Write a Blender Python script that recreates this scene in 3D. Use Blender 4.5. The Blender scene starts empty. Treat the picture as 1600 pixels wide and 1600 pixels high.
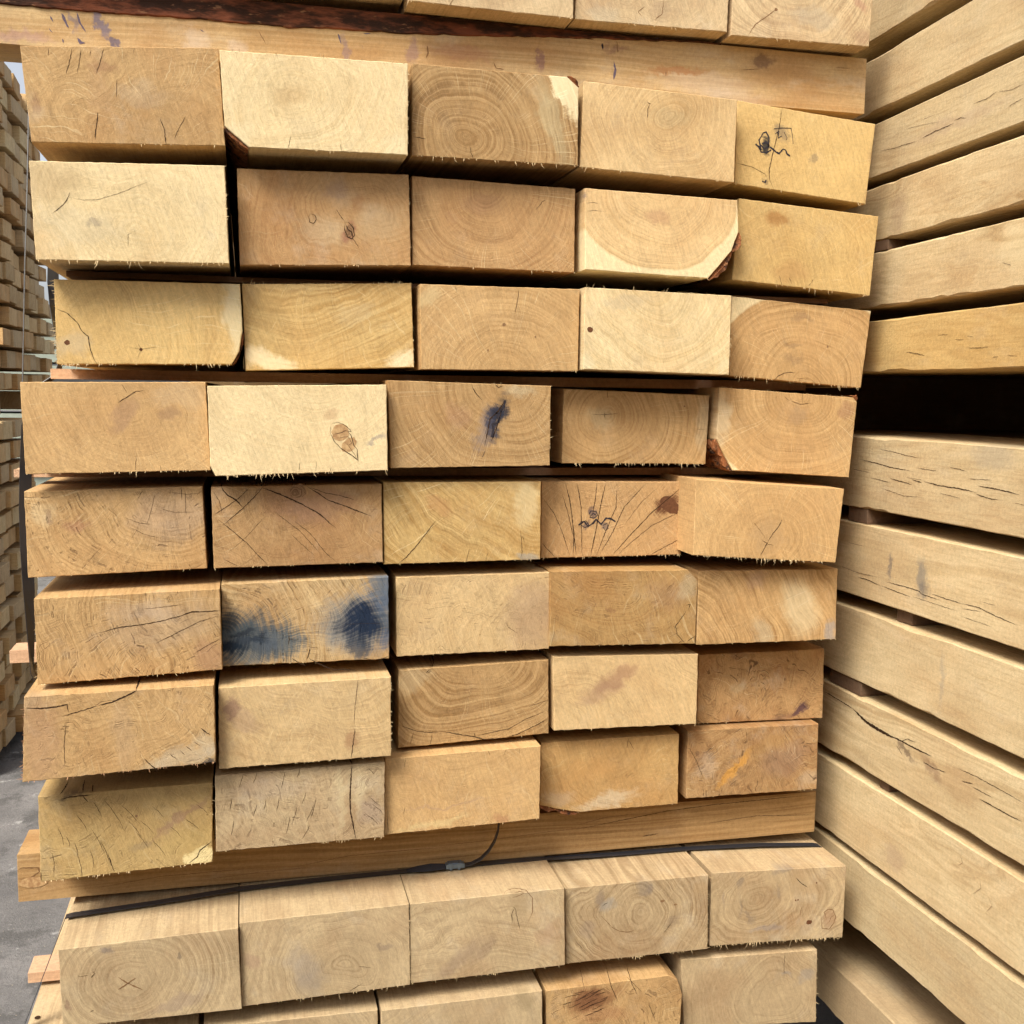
import bpy, math, random
from mathutils import Vector, Matrix

# ------------------------------------------------------------ camera, sky, sun
scene = bpy.context.scene
COL = scene.collection
cam_data = bpy.data.cameras.new("camera")
cam = bpy.data.objects.new("camera", cam_data)
COL.objects.link(cam)
cam_data.sensor_width = 36.0
cam_data.lens = 36.0 * 1717.0 / 1600.0
cam_data.clip_start = 0.02
cam_data.clip_end = 500.0
_r = Vector((0.97180964, -0.23536034, 0.01383952))
_d = Vector((-0.01195096, -0.10780039, -0.99410072))
_f = Vector((0.23546379, 0.96591127, -0.10757424))
m = Matrix((_r, -_d, -_f)).transposed().to_4x4()
m.translation = Vector((0.2380, -1.3195, 0.5767))
cam.matrix_world = m
scene.camera = cam

SUN_ELEV, SUN_AZ = math.radians(51), math.radians(223)   # azimuth: from +Y, clockwise
world = bpy.data.worlds.new("World")
scene.world = world
world.use_nodes = True
wn = world.node_tree
bg = wn.nodes["Background"]
sky = wn.nodes.new("ShaderNodeTexSky")
sky.sky_type = 'NISHITA'
sky.sun_disc = False
sky.sun_elevation = SUN_ELEV
sky.sun_rotation = SUN_AZ
sky.dust_density = 4.0
sky.air_density = 0.8
sky.ozone_density = 0.6
hs = wn.nodes.new('ShaderNodeHueSaturation')       # thin bright overcast: most of the blue is gone
hs.inputs['Saturation'].default_value = 0.35
wn.links.new(sky.outputs[0], hs.inputs['Color'])
wn.links.new(hs.outputs[0], bg.inputs[0])
bg.inputs[1].default_value = 0.08
sun_data = bpy.data.lights.new("sun", 'SUN')
sun_data.energy = 1.5
sun_data.angle = math.radians(22)
sun_data.color = (1.0, 0.945, 0.85)
sun = bpy.data.objects.new("sun", sun_data)
COL.objects.link(sun)
sd = Vector((math.sin(SUN_AZ) * math.cos(SUN_ELEV), math.cos(SUN_AZ) * math.cos(SUN_ELEV), math.sin(SUN_ELEV)))
sun.rotation_euler = sd.to_track_quat('Z', 'Y').to_euler()
sun.location = sd * 10
scene.view_settings.view_transform = 'Standard'
scene.view_settings.look = 'None'
scene.view_settings.exposure = 1.53
scene.view_settings.gamma = 1.0
scene.view_settings.use_curve_mapping = False
scene.render.engine = 'CYCLES'

# ------------------------------------------------------------ measured data (metres, millimetres for marks)
BEAMS = {
 (0, 1): dict(o=(0.1095, 0.02, 1.0206), p=[(-0.1065, 0.0982), (0.0992, 0.1033), (0.1033, 0.0045), (-0.1033, 0.0)], bark=[], pith=(-0.0242, 0.0212),
  knots=[],
  stains=[],
  art=[]),
 (0, 2): dict(o=(0.3212, 0.02, 1.0254), p=[(-0.1091, 0.0976), (0.1046, 0.1042), (0.1057, 0.0051), (-0.1057, 0.0)], bark=[], pith=(-0.0072, 0.0396),
  knots=[],
  stains=[],
  art=[]),
 (0, 3): dict(o=(0.5304, 0.012, 1.0283), p=[(-0.0998, 0.0965), (0.0997, 0.098), (0.1001, 0.0), (-0.1001, 0.002)], bark=[], pith=(0.0228, 0.058),
  knots=[],
  stains=[],
  art=[('brown', 0.9, [(-46.8, 10.1), (-53.9, -1.9)])]),
 (0, 4): dict(o=(0.7349, 0.02, 1.0305), p=[(-0.0968, 0.0983), (0.1015, 0.1003), (0.1, 0.0025), (-0.1, 0.0)], bark=[], pith=(-0.0093, 0.0535),
  knots=[],
  stains=[(-0.0657, 0.0115, 0.0288, 0.0144, 0, (0.46, 0.44, 0.38), 0.5), (0.0094, 0.0231, 0.0168, 0.0144, 0, (0.42, 0.3, 0.18), 0.5)],
  art=[('brown', 0.8, [(-10.3, 23.7), (-19.2, 15.8), (-13.9, 11.5)]), ('brown', 0.8, [(14.3, 35.5), (12.3, 16.3), (2.0, 8.2)])]),
 (0, 5): dict(o=(0.9376, 0.02, 1.0296), p=[(-0.0943, 0.1004), (0.1011, 0.1048), (0.0974, 0.0025), (-0.0974, 0.0)], bark=[], pith=(-0.0142, 0.0815),
  knots=[((-36.7, 36.5), 2.4, 2.2, 0)],
  stains=[(0.0923, 0.0129, 0.0144, 0.0144, 0, (0.4, 0.25, 0.15), 0.5), (0.0196, 0.0313, 0.0384, 0.0144, 0, (0.42, 0.4, 0.35), 0.5), (0.0844, 0.0521, 0.0144, 0.0072, -30, (0.4, 0.2, 0.13), 0.5)],
  art=[('brown', 1, [(-73.4, 2.0), (-68.8, 10.0), (-63.6, 16.5), (-36.7, 36.5)])]),
 (1, 1): dict(o=(0.1209, -0.0275, 0.8351), p=[(-0.1081, 0.0982), (0.0939, 0.1126), (0.0999, 0.0089), (-0.0999, 0.0)], bark=[], pith=(0.0444, 0.0074),
  knots=[],
  stains=[(-0.0961, 0.0374, 0.0072, 0.0168, 0, (0.22, 0.11, 0.07), 0.4), (-0.0294, 0.063, 0.0144, 0.0432, 0, (0.44, 0.27, 0.13), 0.45), (-0.0228, 0.0842, 0.0144, 0.0072, 0, (0.3, 0.16, 0.08), 0.5), (0.0113, 0.0578, 0.0312, 0.0144, 0, (0.42, 0.36, 0.3), 0.4)],
  art=[('dark', 1.0, [(-32.1, 35.8), (-34.6, 19.0), (-35.9, 6.3)]), ('dark', 1, [(31.5, 34.0), (35.8, 21.7), (37.2, 5.9)]), ('dark', 0.6, [(-56.6, 99.9), (-58.9, 87.4), (-63.3, 72.7)]), ('dark', 0.6, [(-47.6, 99.7), (-50.0, 84.1), (-52.3, 73.6)]), ('dark', 0.6, [(-24.4, 102.6), (-28.8, 87.8), (-33.1, 75.1)]), ('dark', 0.6, [(-80.4, 98.9), (-80.1, 90.8)]), ('dark', 0.6, [(6.6, 105.2), (5.6, 98.9)]), ('dark', 0.5, [(-12.0, 70.6), (-13.0, 51.8)]), ('dark', 0.5, [(-37.5, 99.5), (-38.7, 93.2)]), ('dark', 0.5, [(58.7, 38.1), (50.1, 22.6), (46.1, 11.7)])]),
 (1, 2): dict(o=(0.3219, -0.036, 0.8409), p=[(-0.1056, 0.1024), (0.1006, 0.1051), (0.101, 0.0045), (-0.0756, 0.0016), (-0.1013, 0.0225)], bark=[3], pith=(-0.0308, 0.0596),
  knots=[],
  stains=[(-0.0307, 0.0596, 0.0216, 0.0144, 0, (0.42, 0.25, 0.1), 0.35), (-0.0894, 0.0127, 0.0288, 0.0144, 30, (0.72, 0.6, 0.36), 0.8), (0.0918, 0.0115, 0.0264, 0.0192, 20, (0.72, 0.6, 0.36), 0.7)],
  art=[('dark', 0.5, [(-30.0, 16.7), (-33.4, 3.5)]), ('dark', 0.4, [(24.5, 11.6), (25.8, 4.0)])]),
 (1, 3): dict(o=(0.5301, -0.02, 0.8483), p=[(-0.1005, 0.1027), (0.0845, 0.1023), (0.099, 0.091), (0.1001, 0.0006), (-0.1001, 0.0)], bark=[1], pith=(-0.0332, 0.0238),
  knots=[],
  stains=[(0.086, 0.0873, 0.018, 0.0384, 25, (0.78, 0.64, 0.38), 1.0), (0.0695, 0.047, 0.0144, 0.0625, 22, (0.5, 0.42, 0.24), 0.45)],
  art=[('dark', 0.7, [(-99.2, 21.3), (-92.2, 20.6), (-84.0, 19.6)]), ('dark', 0.7, [(-32.5, 15.1), (-30.7, 7.2), (-27.6, -0.1)])]),
 (1, 4): dict(o=(0.7352, -0.014, 0.8423), p=[(-0.0977, 0.1069), (0.1012, 0.0998), (0.1007, 0.0), (-0.1007, 0.0065)], bark=[], pith=(0.0157, 0.0722),
  knots=[],
  stains=[(0.0158, 0.0719, 0.0288, 0.0144, 0, (0.42, 0.36, 0.24), 0.5)],
  art=[('dark', 0.9, [(-17.2, 88.5), (-13.8, 86.4), (-11.7, 86.5)]), ('dark', 0.9, [(-13.8, 85.9), (-16.2, 80.3), (-15.9, 69.7)])]),
 (1, 5): dict(o=(0.9421, 0.012, 0.8304), p=[(-0.0929, 0.1182), (0.1027, 0.1027), (0.0938, 0.0), (-0.0938, 0.0156)], bark=[], pith=(-0.0658, 0.0586),
  knots=[],
  stains=[(0.0149, 0.0529, 0.0096, 0.006, 30, (0.16, 0.13, 0.09), 0.5), (0.1037, 0.0444, 0.0108, 0.0625, -8, (0.36, 0.22, 0.1), 0.6), (-0.0532, 0.0636, 0.0096, 0.0115, 0, (0.03, 0.03, 0.03), 0.95), (-0.0302, 0.0813, 0.0144, 0.0096, -20, (0.14, 0.12, 0.1), 0.5), (-0.0529, 0.0225, 0.0072, 0.0048, 0, (0.1, 0.08, 0.06), 0.5)],
  art=[('dark', 1.0, [(-31.6, 113.4), (-34.7, 88.4), (-41.8, 58.1), (-46.4, 35.4), (-45.1, 23.0), (-39.0, 12.0)]), ('dark', 0.5, [(-92.5, 41.3), (-70.2, 37.7), (-51.8, 30.1), (-47.3, 22.8)]), ('ink', 2.2, [(-66.7, 66.5), (-61.6, 63.1), (-58.5, 57.1), (-51.5, 56.3), (-44.7, 60.4)]), ('ink', 2.0, [(-58.6, 59.5), (-61.9, 71.7), (-56.7, 80.7), (-52.6, 82.3), (-48.1, 75.1), (-49.0, 62.6)]), ('ink', 2.2, [(-57.5, 67.1), (-52.1, 69.9), (-47.7, 65.2), (-54.5, 61.0), (-58.9, 65.7)]), ('ink', 2.4, [(-46.3, 64.1), (-37.6, 58.4), (-33.3, 56.7), (-28.0, 62.7), (-24.3, 61.7), (-22.1, 56.9), (-17.8, 54.6)]), ('ink', 0.9, [(-41.7, 86.7), (-30.5, 88.7), (-17.9, 89.1), (-15.5, 79.8), (-14.2, 69.9)]), ('ink', 1.2, [(-40.0, 80.6), (-34.6, 84.7), (-35.6, 75.9), (-30.1, 78.8)]), ('ink', 0.7, [(-27.5, 83.9), (-23.0, 76.8), (-24.3, 74.2)]), ('ink', 2, [(-55.6, 21.1), (-51.4, 19.6), (-50.1, 22.7)])]),
 (2, 1): dict(o=(0.1231, -0.0341, 0.7115), p=[(-0.104, 0.103), (0.0969, 0.1099), (0.1002, 0.0041), (-0.1002, 0.0)], bark=[], pith=(-0.0142, 0.0457),
  knots=[],
  stains=[(-0.0856, 0.0841, 0.0384, 0.0288, 0, (0.44, 0.31, 0.16), 0.55), (-0.0548, 0.0376, 0.0601, 0.0216, 0, (0.58, 0.52, 0.4), 0.5), (-0.0425, 0.0435, 0.0084, 0.0043, 0, (0.25, 0.2, 0.15), 0.5)],
  art=[('dark', 0.8, [(-64.0, 72.8), (-67.2, 64.2), (-71.4, 58.8), (-81.6, 49.9)]), ('dark', 0.35, [(-66.1, 67.4), (-50.1, 65.2), (-37.9, 65.8), (-13.2, 74.5), (20.1, 90.2)]), ('dark', 0.5, [(-1.8, 32.7), (-5.9, 31.4), (-6.2, 18.6)])]),
 (2, 2): dict(o=(0.3333, -0.003, 0.7179), p=[(-0.1004, 0.1073), (0.0952, 0.1118), (0.0983, 0.0072), (-0.0983, 0.0)], bark=[], pith=(0.0439, 0.071),
  knots=[((26.2, 43.9), 4.8, 8.6, -20)],
  stains=[(0.0383, 0.0753, 0.0096, 0.0144, 0, (0.36, 0.18, 0.07), 0.55), (-0.0033, 0.0414, 0.0384, 0.0216, 0, (0.55, 0.46, 0.33), 0.6), (0.0616, 0.0559, 0.0312, 0.024, 0, (0.54, 0.45, 0.31), 0.5), (0.0106, 0.0874, 0.0216, 0.012, 30, (0.3, 0.2, 0.13), 0.5), (0.0267, 0.0451, 0.0096, 0.0144, -20, (0.25, 0.08, 0.05), 0.6)],
  art=[('dark', 0.6, [(10.6, 68.1), (15.6, 60.5), (20.9, 53.9)]), ('dark', 0.6, [(29.0, 36.1), (33.6, 30.5), (37.1, 25.0)]), ('dark', 1.1, [(20.9, 53.9), (25.5, 53.0), (30.8, 47.6), (31.8, 39.6), (29.0, 34.9), (23.9, 37.0), (20.4, 44.8), (20.9, 53.9)]), ('dark', 1.4, [(22.1, 50.6), (24.3, 45.0), (28.5, 42.9), (29.4, 37.2)]), ('dark', 0.9, [(-18.7, 61.4), (-13.5, 60.1), (-11.9, 55.0), (-15.1, 50.3), (-19.7, 51.9), (-20.5, 57.5), (-18.7, 61.4)])]),
 (2, 3): dict(o=(0.5347, 0.004, 0.7255), p=[(-0.101, 0.1043), (0.1001, 0.1008), (0.1006, 0.0), (-0.1006, 0.0012)], bark=[], pith=(-0.0144, 0.0907),
  knots=[],
  stains=[(-0.014, 0.079, 0.0312, 0.0144, 0, (0.3, 0.17, 0.09), 0.45)],
  art=[('dark', 0.6, [(63.1, 85.5), (58.1, 82.8), (50.7, 72.9)])]),
 (2, 4): dict(o=(0.7411, -0.012, 0.723), p=[(-0.099, 0.1018), (0.1014, 0.0981), (0.1042, 0.0597), (0.0955, 0.0356), (0.0647, 0.0004), (-0.0969, 0.0051)], bark=[2, 3], pith=(-0.0028, 0.1102),
  knots=[],
  stains=[(-0.0015, 0.0737, 0.0216, 0.012, 0, (0.42, 0.22, 0.12), 0.4), (-0.1026, 0.0946, 0.0072, 0.0096, 0, (0.15, 0.12, 0.14), 0.6)],
  art=[('dark', 0.4, [(-96.0, 84.4), (-87.2, 85.3), (-82.0, 84.4)]), ('dark', 0.4, [(-95.8, 74.9), (-84.4, 76.2), (-74.1, 75.3)])]),
 (2, 5): dict(o=(0.95, 0.0136, 0.7123), p=[(-0.0936, 0.1161), (0.107, 0.1037), (0.0994, 0.0), (-0.0994, 0.0136)], bark=[], pith=(-0.0151, 0.0093),
  knots=[],
  stains=[(-0.0368, 0.0931, 0.0168, 0.012, 0, (0.33, 0.16, 0.05), 0.7), (-0.0153, 0.025, 0.0288, 0.0168, 0, (0.45, 0.25, 0.1), 0.4)],
  art=[('dark', 0.6, [(-33.7, 21.8), (-31.5, 15.4), (-28.9, 9.1)]), ('dark', 0.5, [(-19.4, 19.7), (-14.7, 10.9)]), ('dark', 0.5, [(16.1, 18.5), (9.0, 9.2)])]),
 (3, 1): dict(o=(0.1364, -0.0, 0.6017), p=[(-0.1014, 0.0932), (0.0983, 0.0949), (0.1005, 0.042), (0.0967, 0.0192), (0.0879, 0.0037), (-0.1008, 0.0)], bark=[2, 3], pith=(-0.0586, 0.0463),
  knots=[((-89.5, 24.1), 3.1, 2.9, 0), ((-11.4, 18.3), 1.9, 1.9, 0)],
  stains=[(-0.0845, 0.0235, 0.0264, 0.0144, 10, (0.5, 0.43, 0.33), 0.7), (0.0912, 0.0596, 0.0144, 0.0625, 0, (0.7, 0.58, 0.34), 0.8)],
  art=[('dark', 1.0, [(-99.0, 60.9), (-88.8, 56.4), (-78.6, 46.8), (-73.6, 37.0), (-67.4, 31.7), (-65.3, 17.3), (-61.8, 6.3), (-58.1, -0.3)]), ('dark', 0.3, [(-23.1, 20.5), (-11.4, 18.5), (7.1, 21.7)]), ('dark', 0.3, [(-14.4, 25.2), (-11.4, 18.5), (-14.8, 8.4)])]),
 (3, 2): dict(o=(0.339, 0.012, 0.5986), p=[(-0.1022, 0.0992), (0.0955, 0.1075), (0.0991, 0.0075), (-0.0991, 0.0)], bark=[], pith=(-0.0198, 0.186),
  knots=[],
  stains=[(-0.0781, 0.0112, 0.0456, 0.0144, -15, (0.76, 0.62, 0.37), 0.95), (0.0892, 0.0122, 0.0216, 0.0168, 25, (0.78, 0.65, 0.4), 0.95), (0.0316, 0.0701, 0.0288, 0.0144, 20, (0.5, 0.44, 0.32), 0.4)],
  art=[]),
 (3, 3): dict(o=(0.5427, -0.002, 0.6036), p=[(-0.1002, 0.1004), (0.0985, 0.1014), (0.0982, 0.0013), (-0.0982, 0.0)], bark=[], pith=(0.0093, -0.0081),
  knots=[((3.2, 55.8), 2.2, 2.2, 0), ((-16.4, 24.5), 1.0, 1.7, 0), ((42.9, 42.1), 1.0, 1.2, 0)],
  stains=[(-0.0904, 0.0878, 0.0192, 0.0144, 40, (0.6, 0.45, 0.23), 0.6)],
  art=[('dark', 0.6, [(21.3, 100.0), (20.2, 89.1), (16.8, 69.8)]), ('dark', 0.5, [(-57.7, 100.7), (-55.2, 92.5)])]),
 (3, 4): dict(o=(0.7414, -0.014, 0.6034), p=[(-0.0973, 0.103), (0.0965, 0.0995), (0.0968, 0.0), (-0.0968, 0.0037)], bark=[], pith=(0.0024, 0.1057),
  knots=[((-89.7, 52.2), 3.8, 3.4, 0)],
  stains=[(-0.044, 0.088, 0.0384, 0.012, 0, (0.45, 0.4, 0.33), 0.5), (0.0895, 0.0097, 0.0144, 0.012, 30, (0.72, 0.62, 0.38), 0.8), (-0.0914, 0.0112, 0.0144, 0.012, -20, (0.7, 0.6, 0.38), 0.7)],
  art=[]),
 (3, 5): dict(o=(0.9534, 0.0252, 0.5903), p=[(-0.0966, 0.1156), (0.1062, 0.1029), (0.0963, 0.0), (-0.0963, 0.0131)], bark=[], pith=(0.0086, -0.0004),
  knots=[((43.9, 54.1), 1.4, 1.9, 0)],
  stains=[(0.0075, 0.0892, 0.0144, 0.0048, 0, (0.27, 0.17, 0.09), 0.5), (-0.0055, 0.0548, 0.0192, 0.0048, 0, (0.27, 0.17, 0.09), 0.5), (-0.0077, 0.0389, 0.0216, 0.0072, 0, (0.3, 0.19, 0.1), 0.4)],
  art=[('dark', 0.7, [(-33.9, 6.9), (-26.9, 13.6), (-18.4, 17.7), (-9.7, 19.1), (-0.9, 18.5)]), ('dark', 0.4, [(-0.6, 11.4), (20.0, 10.4)])]),
 (4, 1): dict(o=(0.1, -0.0084, 0.4796), p=[(-0.1019, 0.1017), (0.0951, 0.1048), (0.0992, 0.0037), (-0.0992, 0.0)], bark=[], pith=(0.0123, 0.069),
  knots=[],
  stains=[(0.0059, 0.0663, 0.0096, 0.0288, -35, (0.36, 0.22, 0.13), 0.5), (0.0555, 0.0644, 0.012, 0.0096, 0, (0.3, 0.18, 0.1), 0.5), (0.0669, 0.0895, 0.036, 0.0192, 0, (0.5, 0.42, 0.32), 0.4)],
  art=[('dark', 0.8, [(-1.2, 79.7), (10.7, 87.6), (19.4, 93.3), (28.0, 94.6)]), ('dark', 0.4, [(3.6, 102.1), (9.7, 91.0)]), ('dark', 0.4, [(18.2, 21.2), (16.4, 4.1)]), ('dark', 0.4, [(43.6, 9.8), (44.6, 4.0)])]),
 (4, 2): dict(o=(0.3026, -0.0206, 0.4775), p=[(-0.1052, 0.1025), (0.098, 0.107), (0.0997, 0.006), (-0.0976, -0.0), (-0.1034, 0.0117)], bark=[3], pith=(-0.0008, 0.1501),
  knots=[((44.1, 50.9), 10.6, 9.6, 0), ((54.1, 35.8), 7.2, 10.8, -40)],
  stains=[(0.0881, 0.0417, 0.0156, 0.0034, 12, (0.3, 0.26, 0.22), 0.6), (0.0321, 0.0683, 0.012, 0.0096, 0, (0.45, 0.28, 0.15), 0.5)],
  art=[('dark', 0.9, [(33.3, 60.2), (41.4, 62.6), (49.5, 59.1), (54.8, 54.5), (57.1, 51.7), (52.9, 52.2), (56.4, 47.5), (59.9, 35.8), (63.4, 31.1), (64.6, 18.1), (55.2, 25.2), (45.9, 31.1), (36.7, 40.4), (32.1, 50.9), (33.3, 60.2)]), ('dark', 0.6, [(35.5, 48.6), (43.6, 49.8), (50.6, 53.3), (52.9, 51.0)]), ('dark', 0.5, [(40.1, 43.9), (52.9, 46.3), (57.6, 38.1), (52.9, 35.8), (48.3, 40.4)]), ('dark', 0.5, [(52.9, 35.8), (57.6, 28.7), (63.4, 20.5)]), ('dark', 0.4, [(-2.6, 15.9), (-3.8, 6.6)]), ('dark', 0.4, [(16.2, 17.0), (15.7, 6.5)]), ('dark', 0.4, [(31.9, 10.0), (32.4, 4.1)])]),
 (4, 3): dict(o=(0.5075, -0.0029, 0.4849), p=[(-0.1031, 0.105), (0.0989, 0.1012), (0.099, 0.0027), (-0.099, 0.0)], bark=[], pith=(0.0452, 0.0989),
  knots=[],
  stains=[(0.0284, 0.0597, 0.012, 0.0336, -22, (0.02, 0.024, 0.04), 1.0), (0.016, 0.0474, 0.0144, 0.0336, -25, (0.16, 0.14, 0.15), 0.55), (0.0594, 0.0942, 0.0216, 0.012, 0, (0.62, 0.55, 0.4), 0.7), (-0.0177, 0.0666, 0.0192, 0.0168, 0, (0.4, 0.22, 0.13), 0.35)],
  art=[('dark', 0.9, [(-2.0, 103.0), (0.5, 97.0), (4.3, 91.1), (11.9, 82.7)]), ('dark', 1.4, [(41.9, 84.3), (32.0, 69.5), (22.1, 59.7), (19.8, 47.5), (16.2, 30.3)]), ('dark', 1.0, [(36.9, 79.3), (35.1, 64.7), (29.8, 47.5), (23.7, 32.8)]), ('ink', 2.6, [(40.7, 83.0), (39.5, 75.7), (34.6, 68.3), (29.6, 67.1)]), ('ink', 3.6, [(29.6, 67.1), (34.2, 59.8), (31.0, 54.9), (24.7, 53.6), (26.8, 47.5), (24.9, 37.7)]), ('ink', 0.6, [(16.3, 20.5), (12.6, 13.2)]), ('dark', 1, [(27.9, 102.3), (31.7, 98.2), (37.9, 100.7)])]),
 (4, 4): dict(o=(0.7321, 0.0342, 0.4868), p=[(-0.0984, 0.0963), (0.1018, 0.0903), (0.0991, 0.0), (-0.0991, 0.0012)], bark=[], pith=(-0.0436, 0.063),
  knots=[((66.9, 75.9), 1.2, 1.2, 0)],
  stains=[(-0.0492, 0.0606, 0.0216, 0.0192, 0, (0.46, 0.4, 0.28), 0.6), (0.095, 0.0539, 0.012, 0.0432, 0, (0.6, 0.52, 0.38), 0.6)],
  art=[('dark', 0.6, [(-61.4, 64.3), (-52.0, 63.9), (-43.9, 63.7), (-24.9, 65.4)]), ('dark', 0.6, [(-39.8, 95.3), (-39.5, 85.1)]), ('dark', 0.6, [(-44.0, 68.3), (-42.3, 56.8)]), ('dark', 0.3, [(83.9, 45.9), (99.5, 46.0)])]),
 (4, 5): dict(o=(0.9372, 0.0174, 0.4693), p=[(-0.0976, 0.1183), (0.0969, 0.1079), (0.103, 0.102), (0.0963, 0.0), (-0.0745, 0.0101), (-0.087, 0.0295), (-0.0987, 0.0513)], bark=[1, 4, 5], pith=(0.0209, 0.1146),
  knots=[],
  stains=[(0.0869, 0.0947, 0.0144, 0.012, 0, (0.3, 0.15, 0.09), 0.45), (0.0166, 0.0834, 0.0168, 0.0144, 0, (0.36, 0.25, 0.15), 0.4), (-0.0924, 0.0799, 0.012, 0.0384, 0, (0.66, 0.53, 0.33), 0.6)],
  art=[('dark', 0.5, [(21.0, 113.9), (22.3, 99.4)]), ('dark', 0.5, [(5.5, 102.4), (18.8, 97.7), (36.3, 100.1)]), ('dark', 0.4, [(-4.9, 108.3), (4.1, 101.8)])]),
 (5, 1): dict(o=(0.0944, 0.0123, 0.3596), p=[(-0.0996, 0.0989), (0.0944, 0.1034), (0.0984, 0.0063), (-0.0984, 0.0)], bark=[], pith=(0.0632, 0.1223),
  knots=[],
  stains=[(-0.0413, 0.0574, 0.0144, 0.0096, -30, (0.36, 0.18, 0.1), 0.6), (-0.0794, 0.0717, 0.0144, 0.0168, 0, (0.6, 0.46, 0.26), 0.5), (0.0576, 0.0676, 0.0529, 0.036, 0, (0.42, 0.3, 0.2), 0.5), (-0.0731, 0.0693, 0.0029, 0.0108, 20, (0.25, 0.15, 0.08), 0.6)],
  art=[('dark', 0.7, [(70.8, 101.5), (71.0, 87.4)]), ('dark', 0.5, [(75.0, 100.3), (75.4, 83.8), (75.6, 70.9)]), ('dark', 0.5, [(28.3, 99.4), (24.9, 93.7), (22.1, 87.9)]), ('dark', 0.4, [(41.5, 95.9), (36.7, 74.9), (31.9, 59.8)]), ('dark', 0.4, [(13.1, 56.5), (28.3, 48.1), (46.0, 43.1)]), ('dark', 0.4, [(58.2, 96.9), (74.9, 94.4), (91.8, 95.5)]), ('dark', 0.4, [(6.8, 68.3), (24.2, 61.0), (37.4, 59.7)]), ('dark', 0.4, [(44.5, 78.3), (62.2, 73.4), (84.7, 73.2)])]),
 (5, 2): dict(o=(0.3004, 0.007, 0.3665), p=[(-0.1013, 0.0961), (0.0977, 0.0983), (0.0998, 0.0027), (-0.0998, 0.0)], bark=[], pith=(-0.0014, 0.0909),
  knots=[((-1.6, 90.5), 10.1, 8.6, 0)],
  stains=[(-0.0041, 0.0714, 0.0601, 0.0264, -25, (0.26, 0.13, 0.07), 0.5), (0.0455, 0.0805, 0.0384, 0.0144, -20, (0.3, 0.16, 0.09), 0.5), (0.0099, 0.0664, 0.0432, 0.0216, 0, (0.4, 0.25, 0.15), 0.4)],
  art=[('dark', 1.5, [(-90.2, 97.1), (-88.0, 92.4), (-83.5, 86.9), (-73.4, 80.5), (-65.5, 72.1)]), ('dark', 0.9, [(-41.1, 96.8), (-52.7, 83.8), (-65.5, 70.9), (-80.5, 58.1), (-88.6, 51.1)]), ('dark', 0.9, [(-94.2, 58.2), (-76.1, 42.6), (-60.3, 28.0), (-46.6, 12.1), (-37.4, 2.3)]), ('dark', 1.6, [(-44.5, 95.6), (-22.7, 87.1), (0.6, 76.2), (24.1, 62.7), (37.1, 50.4), (43.5, 45.5)]), ('dark', 1.2, [(6.6, 97.7), (21.8, 88.0), (33.6, 79.4), (55.0, 72.0), (69.4, 65.7), (86.3, 59.4)]), ('dark', 0.7, [(8.9, 96.4), (31.3, 87.9), (47.9, 84.9), (67.0, 79.1)]), ('dark', 0.7, [(-57.2, 95.7), (-68.8, 84.0), (-84.9, 72.3), (-99.8, 63.0)]), ('dark', 0.6, [(-29.8, 66.9), (0.4, 42.5), (23.9, 15.4)]), ('dark', 0.6, [(-8.9, 57.1), (12.1, 39.9), (31.0, 15.3), (45.3, 2.8)]), ('dark', 0.6, [(-99.3, 91.3), (-92.7, 80.6), (-89.5, 65.3)]), ('dark', 0.4, [(-39.1, 62.3), (-60.1, 38.7), (-83.3, 17.7)]), ('dark', 0.5, [(-88.0, 10.6), (-72.1, 1.9)]), ('dark', 0.4, [(-11.4, 40.3), (19.1, 10.7)])]),
 (5, 3): dict(o=(0.501, 0.0113, 0.3657), p=[(-0.1, 0.1007), (0.0986, 0.1008), (0.0991, 0.0019), (-0.0991, 0.0)], bark=[], pith=(0.1014, 0.1511),
  knots=[],
  stains=[(-0.0326, 0.0723, 0.0192, 0.0108, -25, (0.4, 0.2, 0.08), 0.5), (0.0794, 0.0737, 0.0168, 0.0384, 0, (0.68, 0.56, 0.32), 0.6), (0.0804, 0.0064, 0.0144, 0.006, 0, (0.38, 0.33, 0.25), 0.8)],
  art=[('dark', 0.9, [(-35.0, 53.8), (-47.3, 37.8), (-59.7, 21.9), (-72.0, 8.4), (-81.9, -0.0)]), ('dark', 0.6, [(72.6, 39.6), (75.0, 18.0), (74.7, 5.2)]), ('dark', 0.4, [(75.3, 33.2), (78.6, 23.0)]), ('dark', 0.4, [(7.7, 18.0), (2.8, 0.5)]), ('dark', 0.4, [(31.2, 12.5), (28.3, 1.2)]), ('pale', 0.9, [(40.6, 79.1), (30.6, 64.2), (24.4, 51.7)])]),
 (5, 4): dict(o=(0.7058, 0.0404, 0.3647), p=[(-0.0975, 0.0994), (0.0984, 0.0979), (0.097, 0.0005), (-0.097, 0.0)], bark=[], pith=(-0.0223, 0.151),
  knots=[((79.3, 67.0), 14.9, 10.1, -35)],
  stains=[(0.0765, 0.0671, 0.0228, 0.012, 32, (0.12, 0.045, 0.02), 1.0), (-0.0275, 0.0564, 0.0084, 0.0072, 0, (0.08, 0.06, 0.08), 0.7), (-0.0381, 0.0434, 0.0072, 0.0053, 0, (0.08, 0.06, 0.08), 0.65), (-0.0093, 0.0416, 0.0062, 0.0072, 0, (0.1, 0.08, 0.09), 0.6)],
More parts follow.
